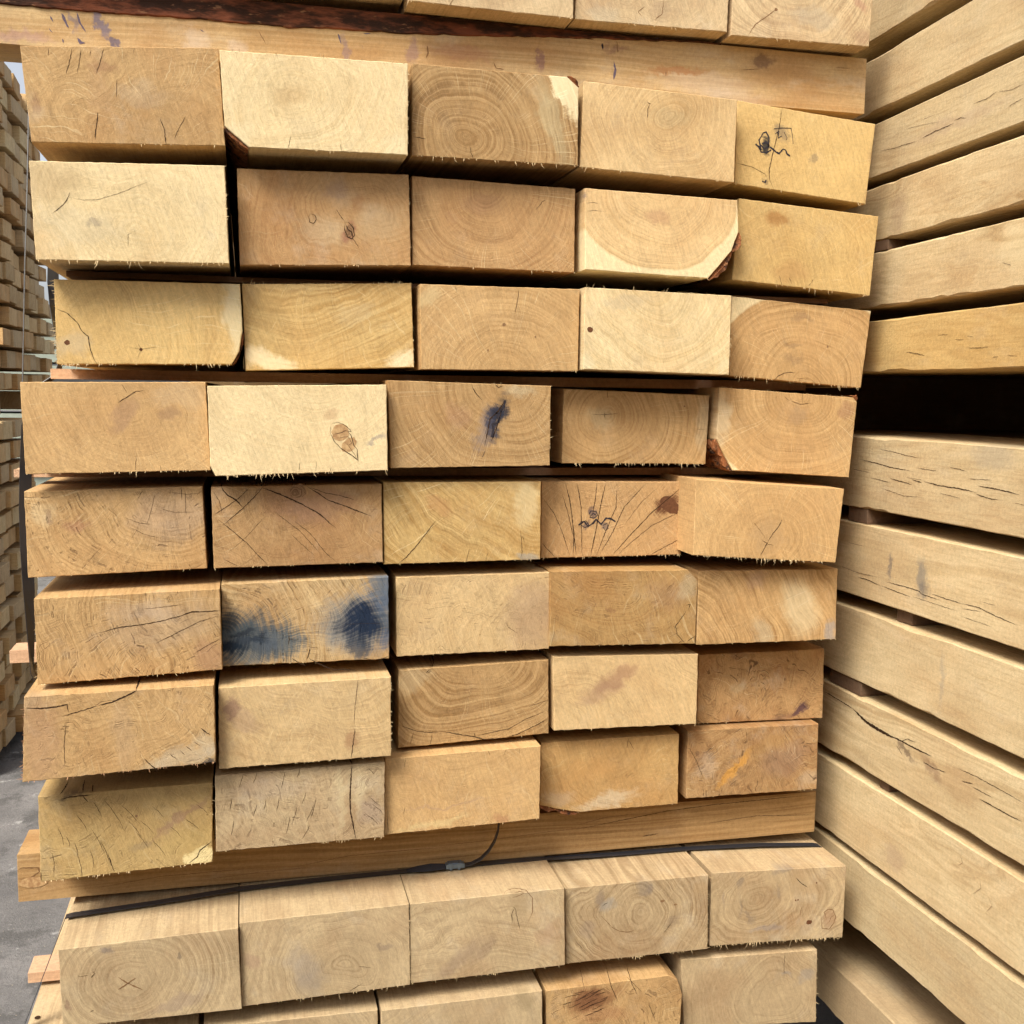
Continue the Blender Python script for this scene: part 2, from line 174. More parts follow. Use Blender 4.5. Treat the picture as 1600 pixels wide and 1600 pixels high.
  art=[('dark', 1.2, [(-66.3, 98.5), (-59.1, 73.7), (-54.4, 42.3), (-49.5, 2.8)]), ('dark', 0.8, [(-70.1, 84.2), (-61.5, 58.1), (-53.3, 26.5), (-53.5, 0.2)]), ('dark', 0.7, [(-49.3, 97.1), (-44.0, 65.7), (-41.3, 2.6)]), ('dark', 0.9, [(-23.0, 98.2), (-25.1, 73.4), (-28.3, 55.0)]), ('dark', 1.2, [(-10.7, 98.1), (-16.9, 70.7), (-20.5, 49.7), (-25.3, 23.4), (-29.8, 1.0)]), ('dark', 0.7, [(-96.8, 79.2), (-80.4, 58.3), (-69.1, 34.7), (-57.6, 1.6)]), ('dark', 0.7, [(-95.8, 19.5), (-77.9, 0.8)]), ('dark', 0.8, [(4.6, 91.5), (3.9, 65.2), (-11.7, 28.5), (-22.1, 0.9)]), ('dark', 0.8, [(44.7, 96.5), (15.0, 65.1), (-0.7, 30.9), (-18.0, 2.1)]), ('dark', 1.0, [(98.3, 94.9), (87.3, 84.3), (54.2, 58.0), (27.0, 30.5), (-0.0, 1.7)]), ('dark', 0.6, [(95.2, 58.8), (54.7, 40.7), (24.6, 17.2), (5.6, 0.3)]), ('dark', 0.6, [(96.4, 22.6), (72.6, 10.9), (53.1, 0.6)]), ('dark', 0.6, [(-50.1, 97.1), (-44.0, 65.7), (-41.3, 2.6)]), ('dark', 0.4, [(61.7, 91.1), (39.8, 72.7), (15.6, 41.3)]), ('ink', 2.4, [(-47.1, 42.2), (-39.5, 46.8), (-33.9, 40.4), (-27.2, 44.5), (-23.2, 49.7), (-16.2, 43.0), (-9.5, 50.9), (-2.6, 50.0), (3.6, 46.2)]), ('ink', 1.2, [(-32.9, 56.4), (-30.3, 60.8), (-23.5, 60.2), (-21.1, 55.0), (-26.0, 51.1), (-32.0, 52.5), (-27.5, 57.7), (-23.3, 55.0)]), ('ink', 1.2, [(-45.0, 46.1), (-36.8, 47.8), (-32.6, 42.0), (-38.0, 38.9), (-43.5, 42.1)]), ('ink', 1.0, [(-13.4, 41.7), (-8.0, 44.2), (-6.4, 37.6), (-9.7, 34.2), (-13.4, 39.0)])]),
 (5, 5): dict(o=(0.8988, -0.0143, 0.3582), p=[(-0.1013, 0.1121), (0.1096, 0.0984), (0.1019, 0.0), (-0.1019, 0.0143)], bark=[], pith=(0.0026, 0.0294),
  knots=[],
  stains=[(0.0023, 0.0358, 0.0312, 0.024, 0, (0.45, 0.3, 0.15), 0.6)],
  art=[('dark', 1.1, [(21.9, 59.3), (16.0, 48.8), (9.2, 41.0), (2.0, 30.1)]), ('dark', 0.9, [(2.0, 30.1), (-2.8, 20.1), (-7.5, 11.8)]), ('dark', 0.6, [(-6.1, 32.0), (2.7, 26.6), (11.3, 25.1)]), ('dark', 0.35, [(-19.9, 57.2), (-11.0, 46.6), (-0.5, 33.3)])]),
 (6, 1): dict(o=(0.1084, -0.0165, 0.242), p=[(-0.1019, 0.0985), (0.099, 0.1041), (0.1009, 0.0083), (-0.1009, 0.0)], bark=[], pith=(0.1548, 0.1024),
  knots=[],
  stains=[(0.0321, 0.0612, 0.0841, 0.0288, 10, (0.4, 0.3, 0.2), 0.4), (0.0871, 0.0259, 0.0216, 0.0288, 0, (0.34, 0.19, 0.11), 0.55), (0.0106, 0.0806, 0.048, 0.0144, 0, (0.5, 0.38, 0.26), 0.4)],
  art=[('dark', 0.9, [(-37.5, 56.4), (-11.5, 62.8), (10.3, 64.8), (32.2, 68.2), (54.4, 73.3), (67.8, 78.2)]), ('dark', 1.4, [(54.4, 73.3), (67.8, 78.2), (83.4, 77.7), (99.1, 78.6)]), ('dark', 0.6, [(99.0, 72.9), (76.5, 66.6), (54.1, 55.6), (25.1, 41.5)]), ('dark', 0.6, [(99.8, 45.6), (85.0, 37.9), (68.0, 27.9)]), ('dark', 0.4, [(59.1, 87.2), (32.5, 84.5), (10.7, 82.9)])]),
 (6, 2): dict(o=(0.3083, 0.004, 0.249), p=[(-0.0992, 0.0987), (0.0982, 0.1027), (0.0991, 0.0005), (-0.0991, 0.0)], bark=[], pith=(-0.112, 0.0246),
  knots=[],
  stains=[(-0.0788, 0.0319, 0.0793, 0.036, 0, (0.07, 0.088, 0.1), 1.0), (-0.0322, 0.0252, 0.0312, 0.0288, 0, (0.12, 0.14, 0.14), 0.85), (0.0927, 0.0898, 0.0264, 0.0384, -35, (0.13, 0.16, 0.19), 0.85), (-0.0696, 0.0219, 0.0529, 0.0216, 10, (0.2, 0.2, 0.17), 0.6), (-0.0508, 0.0357, 0.0062, 0.0096, -25, (0.03, 0.04, 0.05), 0.8), (-0.0881, 0.0202, 0.0264, 0.0106, 0, (0.022, 0.034, 0.046), 1.0), (-0.0717, 0.0389, 0.0168, 0.0058, 10, (0.03, 0.04, 0.05), 0.8), (-0.09, 0.0541, 0.0096, 0.0096, 0, (0.05, 0.055, 0.055), 0.7), (-0.0487, 0.021, 0.024, 0.0144, 0, (0.09, 0.11, 0.12), 0.6), (-0.0649, 0.029, 0.0216, 0.0072, 0, (0.035, 0.05, 0.065), 0.8), (0.0611, 0.0462, 0.0553, 0.0456, 0, (0.15, 0.19, 0.22), 0.75), (0.0659, 0.0485, 0.036, 0.03, -10, (0.018, 0.029, 0.047), 1.0), (0.0977, 0.0698, 0.0168, 0.048, 0, (0.13, 0.16, 0.18), 0.7), (0.0586, 0.0165, 0.0144, 0.0192, 0, (0.03, 0.045, 0.065), 0.75), (0.0953, 0.025, 0.0144, 0.0144, 0, (0.1, 0.13, 0.17), 0.6)],
  art=[('dark', 0.8, [(-22.0, 39.0), (-21.1, 29.6), (-22.3, 22.3)]), ('dark', 0.8, [(-22.0, 37.0), (-16.1, 37.3)]), ('dark', 0.7, [(-21.1, 29.6), (-15.7, 29.9)]), ('dark', 1.1, [(2.8, 17.6), (2.0, 10.2), (-1.1, 3.7)]), ('ink', 0.5, [(46.5, 45.5), (65.9, 45.6), (87.9, 45.3)])]),
 (6, 3): dict(o=(0.5173, 0.0181, 0.2481), p=[(-0.0995, 0.1002), (0.0975, 0.1016), (0.0985, 0.0015), (-0.0985, 0.0)], bark=[], pith=(0.1172, 0.0125),
  knots=[],
  stains=[(0.0776, 0.0464, 0.0456, 0.0529, -15, (0.4, 0.27, 0.16), 0.65)],
  art=[('dark', 0.4, [(39.6, 42.5), (43.6, 32.0), (56.9, 23.7)])]),
 (6, 4): dict(o=(0.7149, 0.0121, 0.2498), p=[(-0.1009, 0.1021), (0.0867, 0.0992), (0.1016, 0.0847), (0.1, 0.0), (-0.1, 0.0045)], bark=[1], pith=(-0.017, 0.177),
  knots=[],
  stains=[(-0.0559, 0.0907, 0.0384, 0.0144, 0, (0.4, 0.22, 0.08), 0.4), (0.0542, 0.0665, 0.0336, 0.0216, -20, (0.36, 0.22, 0.11), 0.55), (0.0862, 0.0735, 0.0168, 0.0216, -30, (0.45, 0.36, 0.22), 0.6), (-0.0226, 0.0517, 0.0072, 0.0036, 0, (0.25, 0.13, 0.06), 0.6)],
  art=[('dark', 1.0, [(87.1, 45.4), (79.0, 35.0), (71.7, 24.5), (74.0, 13.7), (86.6, -0.2)]), ('dark', 0.8, [(84.9, 52.2), (91.6, 53.1), (88.5, 45.4)]), ('dark', 0.8, [(88.5, 3.2), (100.4, 11.3)]), ('dark', 0.7, [(75.8, 1.5), (81.4, 4.6)])]),
 (6, 5): dict(o=(0.9191, 0.0111, 0.2475), p=[(-0.1025, 0.1), (0.1002, 0.0976), (0.1019, 0.0), (-0.1019, 0.0008)], bark=[], pith=(-0.1456, -0.0167),
  knots=[],
  stains=[(0.096, 0.0088, 0.012, 0.0168, 0, (0.3, 0.3, 0.3), 0.6), (0.0462, 0.0466, 0.0288, 0.048, 30, (0.68, 0.55, 0.33), 0.7), (-0.0084, 0.0129, 0.0144, 0.0312, 20, (0.45, 0.42, 0.34), 0.6), (-0.0202, 0.0867, 0.0168, 0.0144, 0, (0.42, 0.27, 0.16), 0.6)],
  art=[]),
 (7, 1): dict(o=(0.0963, -0.0379, 0.1369), p=[(-0.0996, 0.0975), (0.1035, 0.1011), (0.1043, 0.0091), (-0.1043, 0.0)], bark=[], pith=(-0.0819, 0.1899),
  knots=[],
  stains=[(-0.0847, 0.0429, 0.0264, 0.0625, 0, (0.4, 0.24, 0.14), 0.45), (0.0647, 0.0145, 0.048, 0.0144, 12, (0.45, 0.42, 0.36), 0.65), (0.0957, 0.0076, 0.0144, 0.006, 12, (0.03, 0.03, 0.035), 0.9), (0.0938, 0.0316, 0.0144, 0.0192, 20, (0.5, 0.46, 0.38), 0.6), (0.0045, 0.0536, 0.0144, 0.0601, 0, (0.44, 0.3, 0.17), 0.4)],
  art=[('dark', 1.5, [(-97.9, 84.9), (-83.5, 83.6), (-68.9, 84.4), (-55.2, 86.6), (-54.0, 77.4)]), ('dark', 0.9, [(-61.3, 73.0), (-41.8, 78.3), (-22.6, 83.5)]), ('dark', 1.8, [(-22.6, 83.5), (-7.6, 86.8), (7.5, 93.0), (19.0, 98.9), (18.5, 102.8)]), ('dark', 1.2, [(88.1, 50.9), (98.5, 42.0)]), ('dark', 1.2, [(24.9, 19.5), (32.8, 10.7), (39.9, 3.1)]), ('dark', 0.7, [(53.8, 22.3), (61.4, 15.2)]), ('dark', 0.7, [(64.9, 26.3), (70.3, 20.0)]), ('dark', 0.8, [(71.6, 30.6), (78.2, 24.3)]), ('dark', 0.8, [(80.6, 35.3), (87.1, 29.6)]), ('dark', 0.6, [(-56.9, 64.2), (-59.6, 41.3), (-59.4, 13.5)])]),
 (7, 2): dict(o=(0.3054, -0.0183, 0.131), p=[(-0.1008, 0.0977), (0.1016, 0.101), (0.1018, 0.0025), (-0.1018, 0.0)], bark=[], pith=(0.0319, 0.1885),
  knots=[],
  stains=[(-0.0881, 0.073, 0.0144, 0.0144, -30, (0.22, 0.12, 0.09), 0.7), (-0.0701, 0.0551, 0.0216, 0.0144, -30, (0.4, 0.27, 0.17), 0.5), (0.0563, 0.0253, 0.0108, 0.0144, 0, (0.36, 0.2, 0.1), 0.65)],
  art=[('dark', 1.3, [(1.4, 132.7), (4.8, 127.7), (14.2, 122.4), (23.6, 117.1), (33.1, 113.7), (59.3, 111.8)]), ('dark', 1.3, [(-16.2, 129.9), (-9.2, 124.2), (0.1, 119.4)]), ('dark', 0.8, [(64.1, 127.5), (78.5, 123.2), (90.6, 124.6), (101.5, 127.6)]), ('dark', 0.5, [(62.1, 104.3), (60.5, 89.5), (58.0, 67.4), (56.8, 42.7)]), ('dark', 1, [(58.0, 40.1), (55.5, 20.3), (53.1, 3.0)])]),
 (7, 3): dict(o=(0.5202, 0.0242, 0.1284), p=[(-0.098, 0.1008), (0.0968, 0.1053), (0.0986, 0.0071), (-0.0986, 0.0)], bark=[], pith=(-0.0051, 0.1356),
  knots=[],
  stains=[(-0.0812, 0.0873, 0.0312, 0.0144, 20, (0.6, 0.48, 0.28), 0.4)],
  art=[('dark', 0.7, [(-97.3, 30.0), (-75.9, 21.0), (-60.5, 18.2), (-45.0, 17.8)]), ('dark', 1.1, [(-45.0, 19.1), (-21.7, 13.7), (-0.7, 9.0), (12.4, 4.5), (37.6, 4.8)]), ('dark', 0.8, [(37.6, 4.3), (57.5, 8.9), (70.8, 14.8), (97.5, 26.6)]), ('dark', 0.6, [(-0.7, 9.0), (17.6, 12.7), (44.0, 16.4), (70.6, 29.4), (97.3, 38.6)]), ('dark', 0.8, [(-0.8, 13.8), (0.6, 9.2)]), ('dark', 0.5, [(69.0, 44.2), (97.1, 52.0)]), ('dark', 0.5, [(-78.9, 19.3), (-83.5, 4.0)]), ('dark', 0.6, [(-54.8, 15.8), (-57.8, 1.6)]), ('dark', 1.0, [(-63.5, 95.5), (-59.7, 99.2), (-55.8, 99.5)]), ('dark', 0.8, [(-60.9, 95.4), (-57.1, 97.8)])]),
 (7, 4): dict(o=(0.7248, 0.0204, 0.1375), p=[(-0.1029, 0.1007), (0.0988, 0.0958), (0.0994, 0.0), (-0.0994, 0.0023)], bark=[], pith=(-0.1376, -0.0881),
  knots=[],
  stains=[(-0.0163, 0.0687, 0.0384, 0.012, 28, (0.34, 0.19, 0.11), 0.65), (-0.038, 0.051, 0.0384, 0.0144, 28, (0.4, 0.25, 0.15), 0.5)],
  art=[]),
 (7, 5): dict(o=(0.9399, 0.0627, 0.1206), p=[(-0.0968, 0.1009), (0.0944, 0.1009), (0.0963, 0.0), (-0.0963, 0.0032)], bark=[], pith=(0.0635, -0.0525),
  knots=[((34.8, 59.9), 1.4, 2.4, 0)],
  stains=[(0.0572, 0.017, 0.0204, 0.0067, 35, (0.1, 0.05, 0.06), 0.9), (-0.0334, 0.0507, 0.0168, 0.012, 0, (0.55, 0.48, 0.34), 0.5), (-0.0351, 0.0936, 0.0168, 0.0072, -20, (0.3, 0.18, 0.1), 0.6), (0.0298, 0.004, 0.0216, 0.006, 15, (0.25, 0.14, 0.09), 0.5)],
  art=[('dark', 0.6, [(-44.3, 99.1), (-35.1, 93.6)])]),
 (8, 1): dict(o=(0.0968, 0.0063, 0.0001), p=[(-0.0973, 0.1032), (0.0985, 0.1063), (0.097, 0.0066), (-0.097, 0.0)], bark=[], pith=(-0.1354, 0.1781),
  knots=[((10.8, 71.4), 1.7, 1.7, 0)],
  stains=[(0.0849, 0.0179, 0.0149, 0.012, 30, (0.75, 0.6, 0.3), 1.0), (0.0737, 0.0414, 0.0408, 0.0216, 25, (0.46, 0.32, 0.12), 0.6), (0.0603, 0.065, 0.0553, 0.0043, 38, (0.34, 0.2, 0.12), 0.6), (0.014, 0.0316, 0.0144, 0.0072, 20, (0.3, 0.22, 0.12), 0.5), (-0.0602, 0.1001, 0.0264, 0.0043, 8, (0.14, 0.09, 0.05), 0.75)],
  art=[('dark', 1.1, [(-22.2, 27.4), (-19.1, 16.0), (-15.5, 4.6)]), ('dark', 1.3, [(-73.3, 98.0), (-62.3, 100.3), (-51.4, 100.7), (-37.0, 101.5)]), ('dark', 1.2, [(-48.1, 100.4), (-42.7, 92.7)]), ('dark', 1.2, [(69.6, 8.0), (79.0, 14.7), (82.7, 23.1), (97.3, 33.7)]), ('dark', 0.8, [(-96.6, 12.1), (-96.5, 1.1)]), ('dark', 0.5, [(-56.3, 79.2), (-48.7, 67.7), (-43.7, 56.3)]), ('dark', 0.5, [(-40.3, 60.9), (-31.6, 44.2), (-25.5, 27.7)]), ('dark', 0.5, [(-30.6, 45.4), (-24.1, 30.0), (-20.2, 14.9)]), ('dark', 0.5, [(-16.4, 80.9), (-8.7, 68.1), (-3.6, 55.4)]), ('dark', 0.5, [(1.2, 67.3), (10.2, 55.5), (16.5, 43.8)]), ('dark', 0.5, [(-7.3, 87.6), (3.9, 75.7), (12.4, 63.9)]), ('dark', 0.5, [(14.7, 66.2), (23.8, 56.8), (30.2, 47.6)]), ('dark', 0.5, [(28.6, 82.3), (36.7, 74.3), (42.0, 66.5)]), ('dark', 0.5, [(48.6, 56.0), (56.7, 47.9), (62.1, 39.9)]), ('dark', 0.5, [(64.9, 64.6), (75.3, 56.3), (83.1, 48.2)]), ('dark', 0.5, [(79.0, 80.9), (87.2, 74.1), (92.7, 67.4)]), ('dark', 0.5, [(-25.0, 93.8), (-17.2, 83.5), (-12.1, 73.3)]), ('dark', 0.5, [(27.8, 40.4), (36.9, 29.6), (43.3, 19.1)]), ('dark', 0.5, [(9.9, 51.8), (17.8, 41.2), (23.0, 30.8)]), ('dark', 0.5, [(-38.3, 94.8), (-31.7, 83.4), (-27.8, 72.1)]), ('dark', 0.5, [(-55.5, 27.9), (-52.3, 14.1), (-51.8, 0.5)]), ('dark', 0.5, [(-76.5, 63.9), (-72.2, 52.6), (-70.6, 41.5)]), ('dark', 0.5, [(-68.0, 53.4), (-64.7, 45.8), (-64.0, 38.5)]), ('dark', 0.5, [(-59.4, 45.4), (-56.2, 35.3), (-55.6, 25.5)]), ('dark', 0.5, [(-83.9, 35.3), (-81.9, 20.5), (-82.5, 5.9)]), ('dark', 0.5, [(-42.1, 34.1), (-38.8, 22.7), (-38.2, 11.6)])]),
 (8, 2): dict(o=(0.2995, -0.0068, 0.0248), p=[(-0.1008, 0.0939), (0.1016, 0.0975), (0.1011, 0.0012), (-0.1011, 0.0)], bark=[], pith=(0.0012, 0.3323),
  knots=[],
  stains=[(0.0466, 0.0531, 0.0067, 0.0432, 0, (0.62, 0.53, 0.36), 0.75), (0.071, 0.0563, 0.0067, 0.0408, 5, (0.62, 0.53, 0.36), 0.7), (0.0857, 0.0348, 0.0168, 0.0216, 0, (0.36, 0.28, 0.22), 0.45), (-0.0371, 0.0745, 0.0601, 0.0144, 0, (0.38, 0.3, 0.22), 0.4)],
  art=[('dark', 1.7, [(61.3, 97.6), (59.8, 77.5), (58.7, 54.7), (59.2, 36.9), (62.4, 21.3), (66.0, 1.8)]), ('dark', 0.6, [(-68.4, 94.1), (-70.4, 85.6), (-73.3, 77.1)]), ('dark', 0.6, [(-52.1, 95.4), (-54.1, 88.1), (-56.9, 80.9)]), ('dark', 0.6, [(-19.2, 94.4), (-21.2, 83.3), (-24.1, 72.3)]), ('dark', 0.6, [(-81.6, 65.4), (-82.6, 58.0), (-84.1, 50.7)]), ('dark', 0.6, [(-52.5, 55.7), (-54.5, 48.3), (-57.4, 41.1)]), ('dark', 0.6, [(-41.9, 62.3), (-42.9, 54.9), (-44.4, 47.5)]), ('dark', 0.6, [(-26.6, 61.2), (-28.0, 52.5), (-30.3, 43.9)]), ('dark', 0.6, [(-13.7, 37.6), (-15.7, 26.4), (-18.6, 15.3)]), ('dark', 0.6, [(17.6, 57.8), (14.6, 44.2), (10.2, 30.6)]), ('dark', 0.6, [(-1.3, 96.9), (-2.8, 90.7), (-5.0, 84.6)]), ('dark', 0.6, [(-79.6, 37.9), (-81.1, 28.0), (-83.4, 18.2)]), ('dark', 0.5, [(-5.2, 49.5), (-7.8, 38.4), (-11.4, 27.3)]), ('dark', 0.5, [(15.1, 50.5), (10.7, 39.4), (5.4, 28.5)]), ('dark', 0.5, [(5.6, 66.3), (3.7, 58.9), (0.7, 51.6)]), ('dark', 0.5, [(80.8, 55.6), (88.7, 48.6), (95.6, 41.7)]), ('dark', 0.5, [(75.9, 35.5), (85.0, 27.1), (93.1, 18.8)]), ('dark', 0.5, [(85.7, 45.0), (92.4, 39.4), (98.1, 33.8)]), ('dark', 0.5, [(10.2, 24.3), (5.8, 15.8), (0.4, 7.3)]), ('dark', 0.5, [(80.8, 91.2), (85.0, 87.1), (88.2, 83.1)])]),
 (8, 3): dict(o=(0.5028, 0.0048, 0.0239), p=[(-0.0998, 0.0981), (0.1005, 0.102), (0.1004, 0.0046), (-0.1004, 0.0)], bark=[], pith=(-0.0218, 0.2458),
  knots=[],
  stains=[(-0.0405, 0.0094, 0.0529, 0.006, 8, (0.66, 0.5, 0.24), 0.6), (0.0478, 0.0115, 0.0144, 0.006, 12, (0.4, 0.2, 0.1), 0.6), (-0.0201, 0.0314, 0.0721, 0.0024, 2, (0.42, 0.27, 0.16), 0.5)],
  art=[('dark', 0.4, [(31.5, 101.2), (33.7, 93.2)]), ('dark', 0.4, [(54.5, 101.0), (52.5, 93.2)]), ('dark', 0.4, [(71.6, 101.2), (72.5, 93.2)]), ('dark', 0.4, [(-73.9, 97.7), (-76.4, 85.0)]), ('dark', 0.5, [(-97.5, 24.4), (-96.2, 3.5)]), ('dark', 0.4, [(-74.9, 34.3), (-76.7, 25.4)])]),
 (8, 4): dict(o=(0.7113, 0.0408, 0.0193), p=[(-0.0973, 0.0983), (0.0969, 0.0986), (0.0982, 0.0), (-0.0422, -0.0007), (-0.0744, 0.0062), (-0.0976, 0.0133)], bark=[3, 4], pith=(0.0206, 0.0962),
  knots=[],
  stains=[(-0.032, 0.057, 0.0408, 0.0216, 0, (0.5, 0.28, 0.1), 0.55), (-0.0056, 0.0134, 0.048, 0.0108, 8, (0.62, 0.5, 0.33), 0.7), (-0.0703, 0.0239, 0.0264, 0.0144, 0, (0.55, 0.45, 0.36), 0.6)],
  art=[('dark', 0.6, [(24.1, 97.6), (22.4, 83.8)]), ('dark', 0.6, [(25.0, 94.8), (32.5, 80.4)])]),
 (8, 5): dict(o=(0.9221, 0.0439, 0.0235), p=[(-0.0996, 0.0971), (0.0976, 0.0954), (0.0992, 0.0), (-0.0992, 0.001)], bark=[], pith=(0.004, 0.0098),
  knots=[((-84.7, 64.0), 3.1, 3.8, 0)],
  stains=[(-0.0263, 0.0396, 0.0456, 0.0067, 48, (0.58, 0.3, 0.07), 0.9), (0.0495, 0.0459, 0.0432, 0.0264, 20, (0.3, 0.19, 0.12), 0.6), (-0.0714, 0.0484, 0.0192, 0.0216, 0, (0.48, 0.4, 0.34), 0.6), (0.0209, 0.0709, 0.036, 0.0144, 30, (0.42, 0.25, 0.1), 0.5), (0.0819, 0.0146, 0.0192, 0.0144, 0, (0.5, 0.42, 0.34), 0.6)],
  art=[('dark', 0.6, [(-97.3, 72.8), (-86.4, 55.1), (-73.6, 25.7)])]),
 (9, 1): dict(o=(0.1249, -0.0243, -0.168), p=[(-0.1035, 0.0981), (0.0982, 0.1031), (0.1014, 0.0), (-0.1014, 0.0022)], bark=[], pith=(-0.0281, 0.0478),
  knots=[],
  stains=[(-0.0483, 0.088, 0.0096, 0.006, 0, (0.2, 0.16, 0.14), 0.6), (0.0321, 0.0752, 0.0029, 0.0043, 0, (0.2, 0.15, 0.1), 0.7), (0.0254, 0.0159, 0.036, 0.0096, 20, (0.3, 0.22, 0.16), 0.5), (-0.0959, 0.0309, 0.0036, 0.0096, 0, (0.25, 0.15, 0.1), 0.6)],
  art=[('brown', 1.8, [(-39.1, 57.3), (-32.5, 51.6), (-25.9, 47.1), (-17.1, 41.6), (-11.6, 37.9)]), ('brown', 1.8, [(-19.1, 54.2), (-27.0, 49.2), (-32.7, 45.4), (-39.4, 42.0)]), ('dark', 0.9, [(-68.8, 59.6), (-64.3, 65.2), (-67.5, 66.8), (-63.6, 67.6)]), ('dark', 0.7, [(-82.9, 64.9), (-81.9, 62.4), (-72.0, 63.7)]), ('dark', 0.9, [(-71.0, 17.9), (-66.5, 19.8)])]),
 (9, 2): dict(o=(0.3293, -0.0165, -0.1695), p=[(-0.1047, 0.107), (0.101, 0.1102), (0.103, 0.0033), (-0.103, 0.0)], bark=[], pith=(0.0324, 0.0285),
  knots=[],
  stains=[(0.0698, 0.0598, 0.0144, 0.0048, -10, (0.24, 0.18, 0.13), 0.5), (-0.0928, 0.0586, 0.012, 0.0144, 0, (0.4, 0.26, 0.17), 0.5), (-0.0214, 0.0142, 0.0192, 0.024, 30, (0.3, 0.24, 0.17), 0.4), (-0.0285, 0.0409, 0.0216, 0.036, 30, (0.32, 0.28, 0.24), 0.4)],
  art=[('dark', 0.5, [(37.5, 35.9), (54.9, 31.3)]), ('dark', 0.6, [(25.1, 3.3), (35.0, 8.7), (43.7, 12.9)])]),
 (9, 3): dict(o=(0.5346, -0.0145, -0.1658), p=[(-0.1028, 0.1053), (0.0983, 0.1068), (0.1013, 0.0014), (-0.1013, 0.0)], bark=[], pith=(-0.0279, -0.0982),
  knots=[],
  stains=[(0.0367, 0.0887, 0.018, 0.0216, 0, (0.4, 0.29, 0.16), 0.75), (-0.0384, 0.0243, 0.0432, 0.0144, 40, (0.3, 0.21, 0.14), 0.5), (-0.0073, 0.0315, 0.0072, 0.0288, -35, (0.28, 0.19, 0.12), 0.5), (0.0747, 0.0469, 0.0192, 0.0168, 0, (0.46, 0.3, 0.18), 0.4)],
  art=[('dark', 0.8, [(27.4, 89.6), (32.8, 86.4), (37.0, 67.1), (39.8, 56.0)]), ('dark', 0.8, [(31.5, 85.2), (28.4, 78.8), (29.6, 67.9)]), ('brown', 0.8, [(16.7, 104.0), (19.3, 110.5), (31.0, 113.3), (47.0, 109.1), (55.6, 97.5), (55.9, 78.6), (50.3, 65.7)]), ('brown', 0.7, [(28.6, 100.2), (36.5, 102.1), (44.4, 105.3), (39.0, 108.5), (28.5, 105.6)])]),
 (9, 4): dict(o=(0.741, -0.0022, -0.1716), p=[(-0.1034, 0.1061), (0.098, 0.1056), (0.1005, 0.0), (-0.1005, 0.0019)], bark=[], pith=(-0.0139, 0.0628),
  knots=[((32.8, 75.2), 3.4, 1.9, 0), ((51.6, 68.3), 2.9, 1.2, 0)],
  stains=[(-0.0552, 0.0909, 0.0072, 0.0168, -30, (0.24, 0.18, 0.13), 0.6), (0.0147, 0.0923, 0.0072, 0.012, 30, (0.24, 0.18, 0.13), 0.55), (-0.0707, 0.0427, 0.012, 0.0144, 0, (0.3, 0.22, 0.16), 0.4), (-0.0466, 0.079, 0.0144, 0.012, 0, (0.32, 0.3, 0.26), 0.6), (0.0446, 0.0445, 0.0144, 0.0072, 40, (0.25, 0.18, 0.12), 0.5), (0.0061, 0.096, 0.0144, 0.0096, -30, (0.25, 0.2, 0.15), 0.5)],
  art=[('brown', 0.8, [(-54.1, 64.5), (-46.1, 55.4), (-36.9, 45.2), (-27.5, 39.5), (-14.8, 36.7), (-3.6, 38.9)]), ('dark', 0.6, [(-52.1, 76.8), (-48.0, 79.1), (-43.9, 80.9)]), ('dark', 0.5, [(-87.0, 32.0), (-78.5, 21.4)]), ('dark', 0.5, [(35.1, 28.6), (47.5, 44.2)])]),
 (9, 5): dict(o=(0.9483, 0.0038, -0.1798), p=[(-0.1015, 0.1131), (0.1015, 0.1044), (0.101, 0.0), (-0.101, 0.009)], bark=[], pith=(-0.0303, 0.0725),
  knots=[((47.5, 27.5), 4.6, 3.4, 0), ((25.4, 61.8), 1.2, 1.2, 0), ((29.0, 62.0), 1.2, 1.2, 0), ((56.5, 84.1), 1.2, 1.2, 0)],
  stains=[(-0.002, 0.0764, 0.0048, 0.0144, 10, (0.26, 0.2, 0.14), 0.5), (-0.0582, 0.0589, 0.0038, 0.0168, -10, (0.26, 0.2, 0.14), 0.5), (-0.0457, 0.0447, 0.0144, 0.0038, -30, (0.26, 0.2, 0.14), 0.5), (-0.0824, 0.0728, 0.0029, 0.0144, 0, (0.28, 0.21, 0.15), 0.5), (-0.0596, 0.0963, 0.0072, 0.0096, -40, (0.2, 0.16, 0.12), 0.55), (0.028, 0.0851, 0.0192, 0.0144, 0, (0.45, 0.33, 0.18), 0.6), (-0.0149, 0.0256, 0.0288, 0.0072, 0, (0.3, 0.26, 0.24), 0.5), (0.0118, 0.1068, 0.0264, 0.0048, 10, (0.22, 0.18, 0.15), 0.5), (0.0783, 0.0304, 0.0108, 0.0144, 0, (0.34, 0.2, 0.11), 0.6)],
  art=[('dark', 0.9, [(24.5, 94.6), (32.5, 86.1), (43.6, 78.3)]), ('brown', 1.0, [(33.3, 36.6), (33.5, 45.3), (35.6, 52.4)]), ('brown', 1.2, [(65.6, 36.1), (68.1, 16.8), (79.1, 14.1), (85.0, 20.9), (89.1, 30.8), (83.9, 41.6), (76.7, 43.8), (70.0, 40.1), (73.5, 32.4), (65.9, 28.8)]), ('brown', 0.9, [(77.7, 23.1), (81.3, 31.6), (86.5, 34.0)]), ('dark', 0.5, [(-99.4, 80.2), (-94.4, 79.7)]), ('dark', 0.5, [(60.3, 36.7), (66.5, 36.0)])]),
 (10, 1): dict(o=(0.0732, 0.0, -0.312), p=[(-0.1023, 0.1114), (0.1002, 0.1098), (0.1014, 0.0), (-0.1014, 0.0061)], bark=[], pith=(-0.0181, 0.0674),
  knots=[],
  stains=[],
  art=[]),
